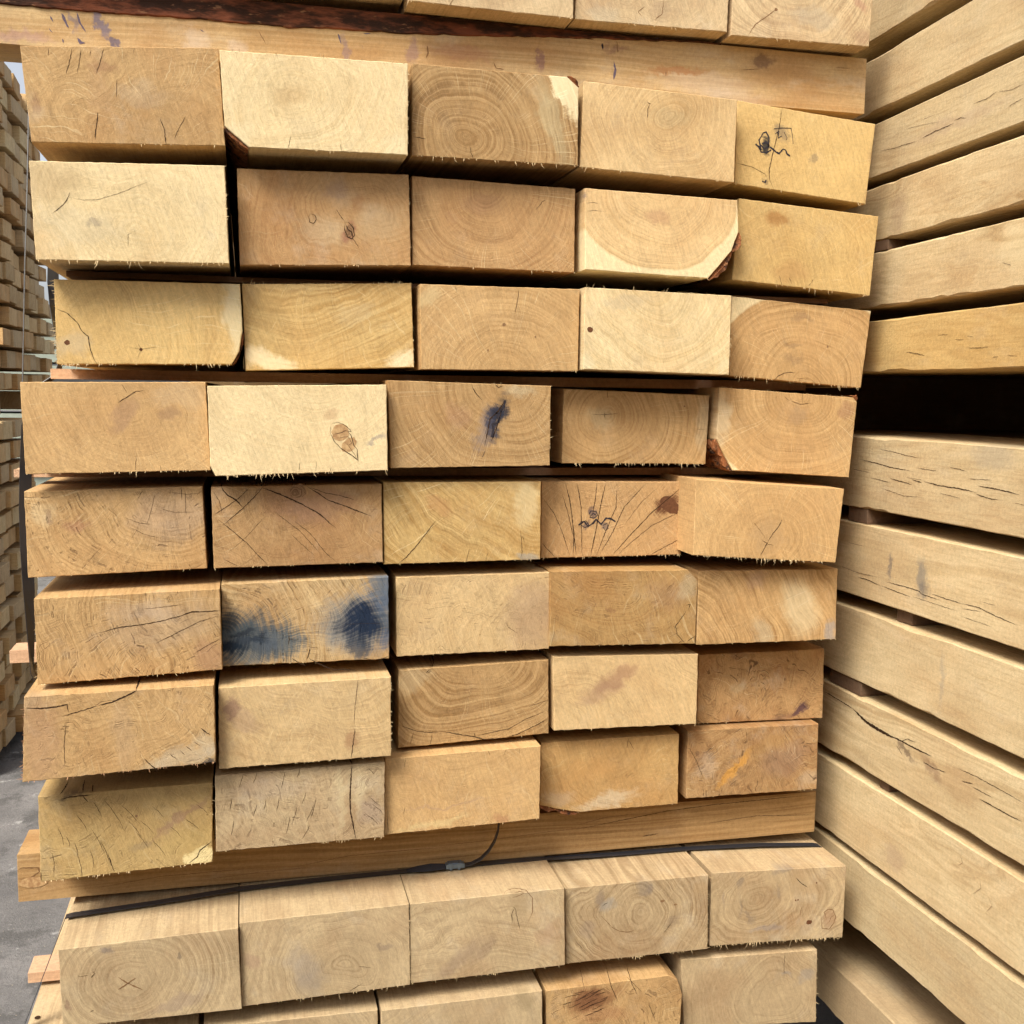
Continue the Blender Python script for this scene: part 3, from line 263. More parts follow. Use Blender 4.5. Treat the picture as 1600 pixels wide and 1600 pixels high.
 (10, 2): dict(o=(0.2878, -0.012, -0.3046), p=[(-0.107, 0.1111), (0.1039, 0.1076), (0.1056, 0.0), (-0.1056, 0.0072)], bark=[], pith=(-0.007, 0.0611),
  knots=[],
  stains=[],
  art=[]),
 (10, 3): dict(o=(0.5023, -0.02, -0.2999), p=[(-0.1068, 0.1062), (0.1015, 0.1072), (0.105, 0.0008), (-0.105, 0.0)], bark=[], pith=(-0.0217, 0.0428),
  knots=[],
  stains=[(0.0775, 0.0975, 0.012, 0.0192, -30, (0.32, 0.24, 0.13), 0.6)],
  art=[]),
 (10, 4): dict(o=(0.707, -0.012, -0.3016), p=[(-0.0958, 0.1036), (0.0751, 0.1047), (0.0873, 0.0978), (0.0954, 0.0741), (0.0922, 0.0021), (-0.0922, 0.0)], bark=[1, 2], pith=(-0.0526, -0.0019),
  knots=[],
  stains=[(-0.0295, 0.0826, 0.0456, 0.018, 10, (0.26, 0.12, 0.05), 0.85), (-0.0378, 0.0836, 0.0264, 0.0168, -10, (0.22, 0.1, 0.045), 0.75), (-0.0178, 0.0587, 0.0432, 0.0144, 0, (0.42, 0.22, 0.1), 0.6)],
  art=[('dark', 0.8, [(-65.2, 75.9), (-58.1, 77.5), (-46.1, 81.8)]), ('dark', 0.8, [(-59.8, 83.5), (-52.7, 85.2), (-35.3, 91.7)]), ('dark', 0.8, [(-70.9, 90.5), (-63.9, 92.1), (-49.1, 93.3)]), ('dark', 0.8, [(-51.3, 69.9), (-44.2, 71.6), (-29.4, 77.3)]), ('dark', 0.8, [(-46.1, 84.6), (-39.0, 86.3), (-21.5, 95.6)]), ('dark', 0.8, [(-37.6, 75.2), (-30.5, 76.8), (-12.8, 80.5)]), ('dark', 0.8, [(-35.3, 91.7), (-28.1, 93.3), (-16.0, 97.7)]), ('dark', 0.8, [(-57.3, 94.3), (-50.2, 96.0), (-40.9, 96.8)]), ('dark', 0.8, [(-29.1, 65.8), (-21.9, 67.4), (-12.6, 71.0)]), ('dark', 0.8, [(-73.5, 81.1), (-66.4, 82.7), (-59.9, 83.8)]), ('dark', 0.8, [(-21.2, 81.6), (-14.0, 83.2), (-10.1, 85.8)]), ('dark', 0.8, [(-42.9, 61.9), (-35.7, 63.5), (-18.1, 68.3)]), ('dark', 0.8, [(-48.9, 87.8), (-43.5, 89.9), (-29.8, 96.6)]), ('dark', 0.8, [(-40.5, 78.4), (-35.0, 80.5), (-24.0, 84.7)]), ('dark', 0.8, [(-29.6, 88.2), (-24.1, 90.3), (-13.1, 91.8)]), ('dark', 0.8, [(-51.4, 74.1), (-45.9, 76.2), (-32.3, 81.8)]), ('dark', 0.8, [(-32.0, 68.9), (-26.5, 71.0), (-18.2, 74.5)]), ('dark', 0.8, [(-21.1, 78.8), (-15.6, 80.9), (-10.1, 84.1)]), ('dark', 0.8, [(-14.0, 128.1), (-6.3, 99.3), (4.1, 75.6)]), ('dark', 0.8, [(14.0, 126.3), (23.1, 98.6), (32.1, 80.6)]), ('dark', 0.7, [(-49.8, 129.5), (-43.7, 101.0)]), ('dark', 0.6, [(46.5, 70.4), (58.8, 40.5)]), ('dark', 0.5, [(14.4, 110.9), (37.6, 85.6)])]),
 (10, 5): dict(o=(0.9154, 0.0071, -0.3046), p=[(-0.1083, 0.1164), (0.0971, 0.1082), (0.1003, 0.0), (-0.1003, 0.0174)], bark=[], pith=(0.0327, 0.0504),
  knots=[],
  stains=[(0.0814, 0.0711, 0.0144, 0.012, 0, (0.28, 0.26, 0.24), 0.4), (0.0473, 0.0751, 0.0096, 0.0048, 0, (0.25, 0.25, 0.25), 0.4)],
  art=[('dark', 0.5, [(47.2, 111.9), (46.5, 92.9), (47.4, 72.2)])]),
}
SIDE_CRACKS = {'C': [('dark', 0.9, [(75, 915), (41, 911), (13, 910), (-18, 908)]), ('dark', 1.4, [(-30, 909), (-59, 911), (-83, 911), (-100, 911)]), ('dark', 0.9, [(-100, 914), (-114, 915), (-127, 911)]), ('dark', 0.8, [(-139, 925), (-164, 924), (-185, 927)]), ('dark', 0.7, [(-188, 926), (-211, 922), (-233, 923)]), ('dark', 0.7, [(-207, 905), (-235, 908)]), ('dark', 0.5, [(15, 930), (-28, 926), (-72, 920)]), ('dark', 0.4, [(-27, 932), (-60, 932)])], 'E': [('dark', 0.6, [(-213, 732), (-231, 727)])], 'F': [('dark', 1.2, [(-18, 638), (-41, 635), (-64, 632)]), ('dark', 0.7, [(-91, 656), (-115, 656)]), ('dark', 0.7, [(-128, 649), (-148, 648)]), ('dark', 0.8, [(-157, 638), (-180, 637), (-200, 638)]), ('dark', 0.6, [(-206, 625), (-217, 626)]), ('dark', 0.6, [(-232, 627), (-252, 625)]), ('dark', 0.5, [(-153, 652), (-166, 651)])], 'G': [('dark', 0.9, [(36, 507), (1, 505), (-28, 502), (-60, 500)]), ('dark', 1.4, [(83, 490), (38, 487), (7, 484), (-41, 482)]), ('dark', 1.0, [(52, 466), (5, 463)]), ('dark', 1.2, [(6, 469), (-39, 465), (-46, 464)]), ('dark', 1.6, [(-45, 471), (-66, 469)]), ('dark', 1.8, [(-70, 471), (-100, 468), (-138, 468), (-178, 466)]), ('dark', 1.2, [(-175, 464), (-198, 461), (-215, 461)]), ('dark', 1.8, [(-177, 474), (-209, 473), (-231, 472), (-250, 470)]), ('dark', 0.9, [(-54, 487), (-98, 486)]), ('dark', 0.9, [(-120, 493), (-155, 490)]), ('dark', 0.8, [(-159, 481), (-202, 483)]), ('dark', 0.7, [(103, 475), (53, 473)]), ('dark', 0.7, [(27, 454), (-29, 448), (-68, 450)]), ('dark', 0.7, [(-101, 459), (-146, 456)]), ('dark', 0.8, [(-243, 460), (-259, 459)]), ('dark', 0.5, [(-31, 473), (-73, 472)])], 'H': [('dark', 0.8, [(125, 331), (73, 328), (24, 330)]), ('dark', 1.2, [(72, 322), (40, 322), (16, 319)]), ('dark', 1.2, [(12, 320), (-23, 318), (-55, 317)]), ('dark', 1.5, [(1, 327), (-40, 328), (-72, 328), (-79, 325), (-116, 324)]), ('dark', 1.2, [(-99, 329), (-129, 328), (-160, 328)]), ('dark', 1.3, [(-160, 328), (-193, 329), (-222, 325), (-261, 322)]), ('dark', 0.7, [(-161, 322), (-196, 325)]), ('dark', 0.7, [(-59, 318), (-152, 317)]), ('dark', 0.6, [(-162, 312), (-218, 311)]), ('dark', 0.6, [(102, 368), (60, 368)]), ('dark', 0.6, [(-198, 337), (-221, 337)])], 'J': [('dark', 1.6, [(149, 134), (126, 133), (103, 132), (68, 130)]), ('dark', 4.0, [(68, 130), (38, 122), (6, 120), (-25, 120)]), ('dark', 3.0, [(38, 120), (-2, 118), (-37, 119)]), ('dark', 2.2, [(-25, 120), (-51, 120), (-84, 120), (-118, 121)]), ('dark', 1, [(-51, 119), (-65, 127), (-83, 128)]), ('dark', 1, [(-41, 111), (-57, 102)]), ('dark', 1.2, [(-102, 108), (-129, 107)]), ('dark', 1.0, [(-126, 108), (-149, 110)]), ('dark', 0.8, [(-170, 123), (-209, 125), (-257, 124), (-290, 123)]), ('dark', 1.1, [(-180, 110), (-201, 114)]), ('dark', 0.9, [(-201, 110), (-236, 110)]), ('dark', 1.3, [(-214, 100), (-248, 100), (-273, 100), (-289, 101)])], 'K': [('brown', 0.8, [(-185, 18), (-191, 10), (-183, 3)]), ('brown', 0.8, [(-223, 4), (-227, -6), (-213, -20)]), ('brown', 0.7, [(-239, -10), (-248, -18), (-238, -31)])]}
BEARER_LOW_MARKS = [('brown', 0.7, [(50, -48), (127, -40), (188, -40), (250, -40)]), ('brown', 0.7, [(286, -44), (364, -34), (444, -33), (498, -34)]), ('brown', 0.6, [(457, -32), (553, -29), (638, -24), (725, -21)]), ('dark', 0.8, [(678, -24), (736, -17), (811, -8), (887, -4), (1044, -1)]), ('dark', 1.0, [(776, -42), (791, -41), (800, -40)]), ('dark', 0.6, [(875, -31), (950, -26), (1046, -32)]), ('brown', 0.6, [(678, -18), (721, -10), (766, -8)]), ('brown', 1.5, [(-41, -17), (-36, -14), (-17, -15), (-16, -21), (-27, -28), (-41, -28)]), ('brown', 0.5, [(471, -49), (553, -48), (610, -49)]), ('brown', 0.5, [(175, -50), (250, -46), (327, -45)])]
BEARER_TOP_MARKS = [('ink', 3.5, [(44, 993), (48, 984), (51, 978)]), ('ink', 3, [(60, 996), (63, 985), (69, 975)]), ('ink', 4, [(60, 968), (63, 963), (68, 963)]), ('ink', 2.5, [(32, 989), (35, 983)]), ('ink', 2, [(30, 976), (34, 971)]), ('ink', 2, [(44, 966), (45, 961)]), ('ink', 3.5, [(696, 994), (698, 984), (696, 972)]), ('ink', 3, [(680, 1015), (681, 1007)]), ('brown', 1.5, [(699, 1019), (701, 1005)]), ('brown', 2, [(766, 988), (766, 982)]), ('brown', 1.2, [(656, 1019), (669, 1018)]), ('brown', 3, [(458, 993), (459, 985), (457, 979)]), ('ink', 2, [(381, 1001), (390, 1001)]), ('ink', 2, [(380, 987), (381, 983)]), ('ink', 2.5, [(351, 998), (355, 986)]), ('brown', 1.5, [(540, 981), (544, 974), (554, 973)]), ('ink', 2.5, [(680, 1015), (681, 1007)]), ('ink', 1.5, [(602, 991), (605, 992)]), ('brown', 1, [(1005, 1012), (1026, 1012)]), ('brown', 1, [(259, 993), (268, 978)]), ('ink', 1.2, [(193, 989), (198, 986)]), ('ink', 2, [(739, 1026), (749, 1026), (755, 1028)]), ('brown', 1.0, [(871, 998), (896, 1001)])]


# ------------------------------------------------------------ node helpers
class NT:
    def __init__(s, tree): s.t = tree; s.n = tree.nodes; s.l = tree.links
    def put(s, sock, v):
        if isinstance(v, bpy.types.NodeSocket): s.l.new(v, sock)
        elif v is not None:
            if sock.type == 'RGBA' and len(v) == 3: v = (*v, 1)
            sock.default_value = v
    def math(s, op, a, b=None, c=None, clamp=False):
        n = s.n.new('ShaderNodeMath'); n.operation = op; n.use_clamp = clamp
        for i, v in enumerate((a, b, c)):
            if v is not None: s.put(n.inputs[i], v)
        return n.outputs[0]
    def vmath(s, op, a, b=None, scale=None):
        n = s.n.new('ShaderNodeVectorMath'); n.operation = op
        s.put(n.inputs[0], a)
        if b is not None: s.put(n.inputs[1], b)
        if scale is not None: s.put(n.inputs[3], scale)
        return n.outputs['Value'] if op in ('LENGTH', 'DOT_PRODUCT') else n.outputs[0]
    def xyz(s, x, y, z=0.0):
        n = s.n.new('ShaderNodeCombineXYZ')
        for i, v in enumerate((x, y, z)): s.put(n.inputs[i], v)
        return n.outputs[0]
    def sep(s, v):
        n = s.n.new('ShaderNodeSeparateXYZ'); s.put(n.inputs[0], v); return n.outputs
    def noise(s, vec, scale, detail=2.0, rough=0.5, dim='3D', color=False):
        n = s.n.new('ShaderNodeTexNoise'); n.noise_dimensions = dim
        if dim == '1D': s.put(n.inputs['W'], vec)
        else: s.put(n.inputs['Vector'], vec)
        n.inputs['Scale'].default_value = scale; n.inputs['Detail'].default_value = detail
        n.inputs['Roughness'].default_value = rough
        return n.outputs['Color'] if color else n.outputs['Fac']
    def ramp(s, v, lo, hi, a=0.0, b=1.0, smooth=True):
        n = s.n.new('ShaderNodeMapRange')
        if smooth: n.interpolation_type = 'SMOOTHSTEP'
        for i, x in enumerate((v, lo, hi, a, b)): s.put(n.inputs[i], x)
        return n.outputs[0]
    def mix(s, f, a, b, mode='MIX'):
        n = s.n.new('ShaderNodeMix'); n.data_type = 'RGBA'; n.blend_type = mode
        s.put(n.inputs[0], f); s.put(n.inputs[6], a); s.put(n.inputs[7], b)
        return n.outputs[2]
    def bump(s, h, strength, dist=0.001):
        n = s.n.new('ShaderNodeBump'); s.put(n.inputs['Height'], h)
        n.inputs['Strength'].default_value = strength; n.inputs['Distance'].default_value = dist
        return n.outputs[0]

def new_mat(name, rough=0.8, spec=0.2):
    mt = bpy.data.materials.new(name); mt.use_nodes = True
    nt = NT(mt.node_tree); b = mt.node_tree.nodes['Principled BSDF']
    b.inputs['Roughness'].default_value = rough
    b.inputs['Specular IOR Level'].default_value = spec
    return mt, nt, b

def plain_mat(name, col, rough=0.8, spec=0.2, metal=0.0, var=0.25, scale=120.0):
    mt, nt, b = new_mat(name, rough, spec)
    tc = nt.n.new('ShaderNodeTexCoord')
    f = nt.noise(tc.outputs['Object'], scale, 3.0, 0.6)
    c2 = tuple(c * (1 - var) for c in col)
    c1 = tuple(min(1, c * (1 + var)) for c in col)
    nt.put(b.inputs['Base Color'], nt.mix(f, c2, c1))
    b.inputs['Metallic'].default_value = metal
    return mt

# ------------------------------------------------------------ the wood: one solid procedural group
def wood_group():
    g = bpy.data.node_groups.new('solid_oak', 'ShaderNodeTree')
    I = g.interface
    def inp(n, t, d):
        s = I.new_socket(name=n, in_out='INPUT', socket_type=t); s.default_value = d
    inp('Pith', 'NodeSocketVector', (0, 0, 0)); inp('Seed', 'NodeSocketFloat', 0.0)
    inp('Warp', 'NodeSocketFloat', 1.0); inp('Ring Freq', 'NodeSocketFloat', 260.0)
    inp('Ring', 'NodeSocketFloat', 0.5); inp('Ray', 'NodeSocketFloat', 0.3)
    inp('Check', 'NodeSocketFloat', 0.0); inp('Blotch', 'NodeSocketFloat', 0.5)
    inp('Color A', 'NodeSocketColor', (.5, .35, .2, 1)); inp('Color B', 'NodeSocketColor', (.35, .22, .11, 1))
    inp('Sap', 'NodeSocketColor', (.7, .57, .35, 1)); inp('Sap R', 'NodeSocketFloat', 9.0)
    for n, t in (('Color', 'NodeSocketColor'), ('Height', 'NodeSocketFloat'), ('Streak', 'NodeSocketFloat'), ('Warped', 'NodeSocketVector')):
        I.new_socket(name=n, in_out='OUTPUT', socket_type=t)
    nt = NT(g)
    gi = nt.n.new('NodeGroupInput'); go = nt.n.new('NodeGroupOutput'); i = gi.outputs
    tc = nt.n.new('ShaderNodeTexCoord')
    P = tc.outputs['Object']; x, y, z = nt.sep(P)
    nx, ny, nz = nt.sep(tc.outputs['Normal'])
    endm = nt.ramp(nt.math('ABSOLUTE', ny), 0.6, 0.8)
    so = nt.math('MULTIPLY', i['Seed'], 3.17)
    S = nt.xyz(so, so, so)
    Ps = nt.vmath('ADD', nt.xyz(x, nt.math('MULTIPLY', y, 0.16), z), S)     # grain stretched along the beam
    Pb = nt.vmath('ADD', nt.xyz(x, nt.math('MULTIPLY', y, 0.42), z), S)
    # domain warp
    w1 = nt.vmath('SUBTRACT', nt.noise(Ps, 9.0, 1.0, 0.5, color=True), (.5, .5, .5))
    w2 = nt.vmath('SUBTRACT', nt.noise(Ps, 32.0, 2.0, 0.55, color=True), (.5, .5, .5))
    wv = nt.vmath('ADD', nt.vmath('SCALE', w1, scale=0.085), nt.vmath('SCALE', w2, scale=0.014))
    wv = nt.vmath('SCALE', wv, scale=i['Warp'])
    Q = nt.vmath('ADD', nt.xyz(x, 0.0, z), nt.vmath('MULTIPLY', wv, (1, 0, 1)))
    D = nt.vmath('SUBTRACT', Q, i['Pith'])
    dx, dy, dz = nt.sep(D)
    r = nt.vmath('LENGTH', nt.xyz(dx, 0.0, nt.math('MULTIPLY', dz, 1.12)))
    th = nt.math('ARCTAN2', dz, dx)
    rs = nt.math('ADD', r, so)
    # annual rings: irregular spacing
    rings = nt.noise(nt.math('MULTIPLY', rs, i['Ring Freq']), 1.0, 1.0, 0.6, dim='1D')
    rings = nt.ramp(rings, 0.38, 0.66)
    wide = nt.ramp(nt.noise(nt.math('MULTIPLY', rs, 42.0), 1.0, 2.0, 0.6, dim='1D'), 0.32, 0.7)
    patch = nt.ramp(nt.noise(Ps, 14.0, 3.0, 0.6), 0.36, 0.62)
    f = nt.math('MULTIPLY', nt.math('MULTIPLY', rings, i['Ring']), nt.math('MULTIPLY_ADD', patch, 0.8, 0.25))
    f = nt.math('ADD', f, nt.math('MULTIPLY', wide, nt.math('MULTIPLY', i['Ring'], nt.math('MULTIPLY_ADD', endm, 0.25, 0.3))), clamp=True)
    col = nt.mix(f, i['Color A'], i['Color B'])
    hl = nt.noise(nt.math('MULTIPLY', rs, nt.math('MULTIPLY', i['Ring Freq'], 1.25)), 1.0, 0.0, 0.5, dim='1D')
    hl = nt.ramp(nt.math('ABSOLUTE', nt.math('SUBTRACT', hl, 0.5)), 0.0, 0.07, 1.0, 0.0)
    hl = nt.math('MULTIPLY', nt.math('MULTIPLY', hl, nt.ramp(nt.noise(nt.vmath('ADD', Ps, (4, 4, 4)), 22.0, 3.0, 0.65), 0.40, 0.62)), nt.math('MULTIPLY', i['Ring'], nt.math('MULTIPLY_ADD', endm, 0.42, 0.40)), clamp=True)
    col = nt.mix(hl, col, nt.mix(1.0, i['Color B'], (.62, .55, .5), 'MULTIPLY'))
    # short pin-like pores along the grain of the long faces
    pin = nt.ramp(nt.noise(nt.vmath('ADD', nt.xyz(x, nt.math('MULTIPLY', y, 0.12), z), S), 700.0, 1.0, 0.5), 0.64, 0.74)
    col = nt.mix(nt.math('MULTIPLY', nt.math('MULTIPLY', pin, nt.math('SUBTRACT', 1.0, endm)), 0.38), col, i['Color B'])
    # fibre streaks on the long faces
    Pf = nt.vmath('ADD', nt.xyz(nt.math('MULTIPLY', x, 1.0), nt.math('MULTIPLY', y, 0.045), z), S)
    st = nt.noise(Pf, 420.0, 3.0, 0.65)
    stf = nt.math('MULTIPLY', nt.ramp(st, 0.45, 0.72), nt.math('SUBTRACT', 1.0, endm))
    col = nt.mix(nt.math('MULTIPLY', stf, 0.5), col, i['Color B'])
    # medullary rays on the end grain
    thn = nt.noise(nt.math('MULTIPLY', nt.math('ADD', th, so), 46.0), 1.0, 2.0, 0.75, dim='1D')
    raym = nt.math('MULTIPLY', nt.ramp(thn, 0.57, 0.72), nt.ramp(nt.noise(Ps, 40.0, 2.0), 0.40, 0.6))
    raym = nt.math('MULTIPLY', nt.math('MULTIPLY', raym, endm), nt.math('MULTIPLY', nt.math('MULTIPLY', i['Ray'], 1.5), nt.ramp(r, 0.004, 0.02)))
    pale = nt.mix(0.5, i['Color A'], i['Sap'])
    col = nt.mix(raym, col, pale)
    # large soft discoloration
    b1 = nt.noise(nt.vmath('ADD', Pb, (3.1, 1.7, 9.2)), 11.0, 3.0, 0.6)
    b2 = nt.noise(nt.vmath('ADD', Pb, (7.1, 4.7, 2.2)), 24.0, 4.0, 0.65)
    col = nt.mix(nt.math('MULTIPLY', nt.ramp(b1, 0.42, 0.72), nt.math('MULTIPLY', i['Blotch'], 0.75)), col, nt.mix(1.0, i['Color B'], (1.0, .86, .78), 'MULTIPLY'))
    col = nt.mix(nt.math('MULTIPLY', nt.ramp(b2, 0.52, 0.75), nt.math('MULTIPLY', i['Blotch'], 0.55)), col, nt.mix(0.5, i['Color A'], (.50, .46, .38)))
    heart = nt.math('MULTIPLY', nt.ramp(nt.math('ADD', r, nt.math('MULTIPLY', nt.math('SUBTRACT', nt.noise(Ps, 28.0, 2.0), 0.5), 0.05)), 0.02, 0.085, 1.0, 0.0), nt.math('MULTIPLY', endm, 0.28))
    col = nt.mix(heart, col, i['Color B'])
    # sapwood
    sr = nt.math('ADD', r, nt.math('MULTIPLY', nt.noise(Ps, 60.0, 1.0), 0.004))
    sm = nt.ramp(sr, i['Sap R'], nt.math('ADD', i['Sap R'], 0.005))
    col = nt.mix(nt.math('MULTIPLY', sm, 0.85), col, i['Sap'])
    # fine drying checks, radial and broken
    ct = nt.noise(nt.math('MULTIPLY', nt.math('ADD', th, nt.math('MULTIPLY', so, 1.3)), 60.0), 1.0, 0.0, 0.5, dim='1D')
    cm = nt.ramp(nt.math('ABSOLUTE', nt.math('SUBTRACT', ct, 0.5)), 0.0, 0.02, 1.0, 0.0)
    cm = nt.math('MULTIPLY', cm, nt.ramp(nt.noise(nt.vmath('ADD', Ps, (1, 2, 3)), 70.0, 2.0, 0.7), 0.50, 0.58))
    ct2 = nt.noise(nt.math('MULTIPLY', rs, 330.0), 1.0, 0.0, 0.5, dim='1D')
    cm2 = nt.ramp(nt.math('ABSOLUTE', nt.math('SUBTRACT', ct2, 0.5)), 0.0, 0.04, 1.0, 0.0)
    cm2 = nt.math('MULTIPLY', cm2, nt.ramp(nt.noise(nt.vmath('ADD', Ps, (5, 2, 8)), 55.0, 2.0, 0.7), 0.53, 0.62))
    chk = nt.math('MULTIPLY', nt.math('MULTIPLY', nt.math('MAXIMUM', cm, cm2), endm), i['Check'])
    col = nt.mix(nt.math('MULTIPLY', chk, 0.75), col, (.10, .05, .025))
    # pores, saw fuzz, saw lines
    fine = nt.noise(P, 900.0, 3.0, 0.7)
    mid = nt.noise(P, 210.0, 3.0, 0.6)
    sx = nt.math('ADD', nt.math('MULTIPLY', x, 0.94), nt.math('MULTIPLY', z, 0.34))
    sawe = nt.noise(nt.xyz(nt.math('MULTIPLY', sx, 560.0), nt.math('MULTIPLY', z, 40.0), so), 1.0, 2.0, 0.6)
    saws = nt.noise(nt.xyz(nt.math('MULTIPLY', y, 500.0), nt.math('MULTIPLY', nt.math('ADD', x, z), 14.0), so), 1.0, 2.0, 0.6)
    saw = nt.math('ADD', nt.math('MULTIPLY', sawe, endm), nt.math('MULTIPLY', nt.math('MULTIPLY_ADD', nt.math('SUBTRACT', saws, 0.5), 0.22, 0.5), nt.math('SUBTRACT', 1.0, endm)))
    tone = nt.math('ADD', nt.math('MULTIPLY', nt.math('SUBTRACT', fine, 0.5), 0.55), nt.math('MULTIPLY', nt.math('SUBTRACT', mid, 0.5), 0.5))
    tone = nt.math('ADD', tone, nt.math('MULTIPLY', nt.math('SUBTRACT', nt.noise(nt.vmath('ADD', Pb, (9, 5, 1)), 34.0, 3.0, 0.6), 0.5), 0.34))
    tone = nt.math('ADD', tone, nt.math('MULTIPLY', nt.math('SUBTRACT', saw, 0.5), 0.42))
    pores = nt.ramp(nt.noise(nt.vmath('ADD', P, (2, 2, 2)), 480.0, 1.0, 0.5), 0.70, 0.78)
    tone = nt.math('SUBTRACT', nt.math('ADD', tone, 1.0), nt.math('MULTIPLY', pores, 0.25))
    col = nt.mix(1.0, col, nt.xyz(tone, tone, tone), 'MULTIPLY')
    nt.put(go.inputs['Color'], col)
    h = nt.math('ADD', nt.math('MULTIPLY', fine, 0.5), nt.math('MULTIPLY', mid, 0.7))
    h = nt.math('ADD', h, nt.math('MULTIPLY', saw, 0.7))
    h = nt.math('SUBTRACT', h, nt.math('ADD', nt.math('MULTIPLY', chk, 2.0), nt.math('MULTIPLY', nt.math('MULTIPLY', rings, endm), 0.06)))
    nt.put(go.inputs['Height'], h)
    nt.put(go.inputs['Streak'], nt.math('ADD', nt.math('MULTIPLY', nt.math('SUBTRACT', thn, 0.5), 1.1), nt.math('MULTIPLY', nt.math('SUBTRACT', rings, 0.5), 0.30)))
    nt.put(go.inputs['Warped'], nt.vmath('ADD', nt.xyz(x, 0.0, z), nt.vmath('MULTIPLY', nt.vmath('ADD', nt.vmath('SCALE', w2, scale=0.03), nt.vmath('SCALE', nt.vmath('SUBTRACT', nt.noise(Ps, 160.0, 3.0, 0.7, color=True), (.5, .5, .5)), scale=0.012)), (1, 0, 1))))
    return g
OAK = wood_group()

PAL = {  # base, darker ring colour, sapwood
 'C': ((.72, .57, .325), (.54, .385, .18)),
 'S': ((.64, .50, .285), (.44, .30, .145)),
 'P': ((.645, .46, .235), (.45, .285, .12)),
 'Y': ((.57, .395, .165), (.41, .25, .085)),
 'T': ((.505, .325, .146), (.32, .185, .072)),
 'B': ((.43, .265, .118), (.28, .15, .06)),
 'O': ((.45, .285, .115), (.34, .185, .065)),
 'G': ((.50, .375, .215), (.31, .215, .115)),
 'R': ((.42, .255, .15), (.30, .165, .09)),
 'L': ((.56, .36, .22), (.44, .26, .15)),
 'D': ((.12, .035, .018), (.05, .016, .01)),
}
SAP = (.76, .63, .37)

def wood_mat(name, pal='T', pith=(0, 0), seed=0.0, warp=1.0, freq=260.0, ring=0.5, ray=0.35, check=0.0,
             blotch=0.5, sapr=9.0, tint=1.0, stains=(), long_face=False):
    mt, nt, b = new_mat(name, 0.78, 0.18)
    g = nt.n.new('ShaderNodeGroup'); g.node_tree = OAK
    a, bb = PAL[pal]
    for k, v in (('Pith', (pith[0], 0, pith[1])), ('Seed', seed), ('Warp', warp), ('Ring Freq', freq), ('Ring', ring), ('Ray', ray),
                 ('Check', check), ('Blotch', blotch), ('Color A', tuple(c * tint for c in a)), ('Color B', tuple(c * tint for c in bb)),
                 ('Sap', SAP), ('Sap R', sapr)):
        nt.put(g.inputs[k], v)
    col = g.outputs['Color']
    if stains:
        tc = nt.n.new('ShaderNodeTexCoord'); yy = nt.sep(tc.outputs['Object'])[1]
        front = nt.ramp(yy, 0.002, 0.03, 1.0, 0.0)
        wp = g.outputs['Warped']
        if long_face:
            ox_, oy_, oz_ = nt.sep(tc.outputs['Object'])
            nn = nt.vmath('SUBTRACT', nt.noise(tc.outputs['Object'], 60.0, 3.0, 0.7, color=True), (.5, .5, .5))
            wp = nt.vmath('ADD', nt.xyz(oy_, 0.0, oz_), nt.vmath('SCALE', nn, scale=0.03)); front = 1.0
        for sx, sz, rx, rz, rot, c, st in stains:
            if max(c) > .4 and min(c) / max(c) > .55 and st < 1: c = (c[0], c[1] * .97, c[2] * .85); st *= .6
            d = nt.vmath('SUBTRACT', wp, (sx, 0, sz)); dx, _, dz = nt.sep(d)
            ca, sa = math.cos(math.radians(rot)), math.sin(math.radians(rot))
            u = nt.math('ADD', nt.math('MULTIPLY', dx, ca / rx), nt.math('MULTIPLY', dz, sa / rx))
            v = nt.math('ADD', nt.math('MULTIPLY', dx, -sa / rz), nt.math('MULTIPLY', dz, ca / rz))
            q = nt.vmath('LENGTH', nt.xyz(u, v, 0.0))
            if not long_face: q = nt.math('ADD', q, nt.math('MULTIPLY', g.outputs['Streak'], 0.55 if max(c) < .2 else 0.3))
            edge = 0.86 if st >= 1.0 and c[0] > .6 else 0.4
            if edge < .5: rx *= 1.12; rz *= 1.12
            m_ = nt.math('MULTIPLY', nt.math('MULTIPLY', nt.ramp(q, edge, 1.15, 1.0, 0.0), st), front)
            # a stain soaks in: it keeps some of the grain's own light and dark
            soaked = nt.mix(1.0, nt.mix(0.45, (1, 1, 1), nt.mix(1.0, col, tuple(1.0 / max(k * tint, .05) for k in a), 'MULTIPLY')), c, 'MULTIPLY')
            col = nt.mix(m_, col, soaked)
    nt.put(b.inputs['Base Color'], col)
    nt.put(b.inputs['Normal'], nt.bump(g.outputs['Height'], 0.55, 0.0013))
    return mt

CRACK = plain_mat('crack_shadow', (.045, .025, .014), 0.95, 0.05, var=.3)
BROWN = plain_mat('brown_resin_line', (.20, .11, .05), 0.9, 0.1, var=.35, scale=400)
INK = plain_mat('black_ink', (.035, .03, .035), 0.8, 0.1, var=.5, scale=500)
PALE = plain_mat('pale_ray', (.68, .52, .28), 0.8, 0.1)
FIBRE = plain_mat('pale_fibre', (.62, .47, .26), 0.85, 0.1, var=.2)
FIBRE_R = plain_mat('reddish_fibre', (.50, .28, .15), 0.85, 0.1, var=.2)
LINE = {'dark': CRACK, 'brown': BROWN, 'ink': INK, 'pale': PALE}

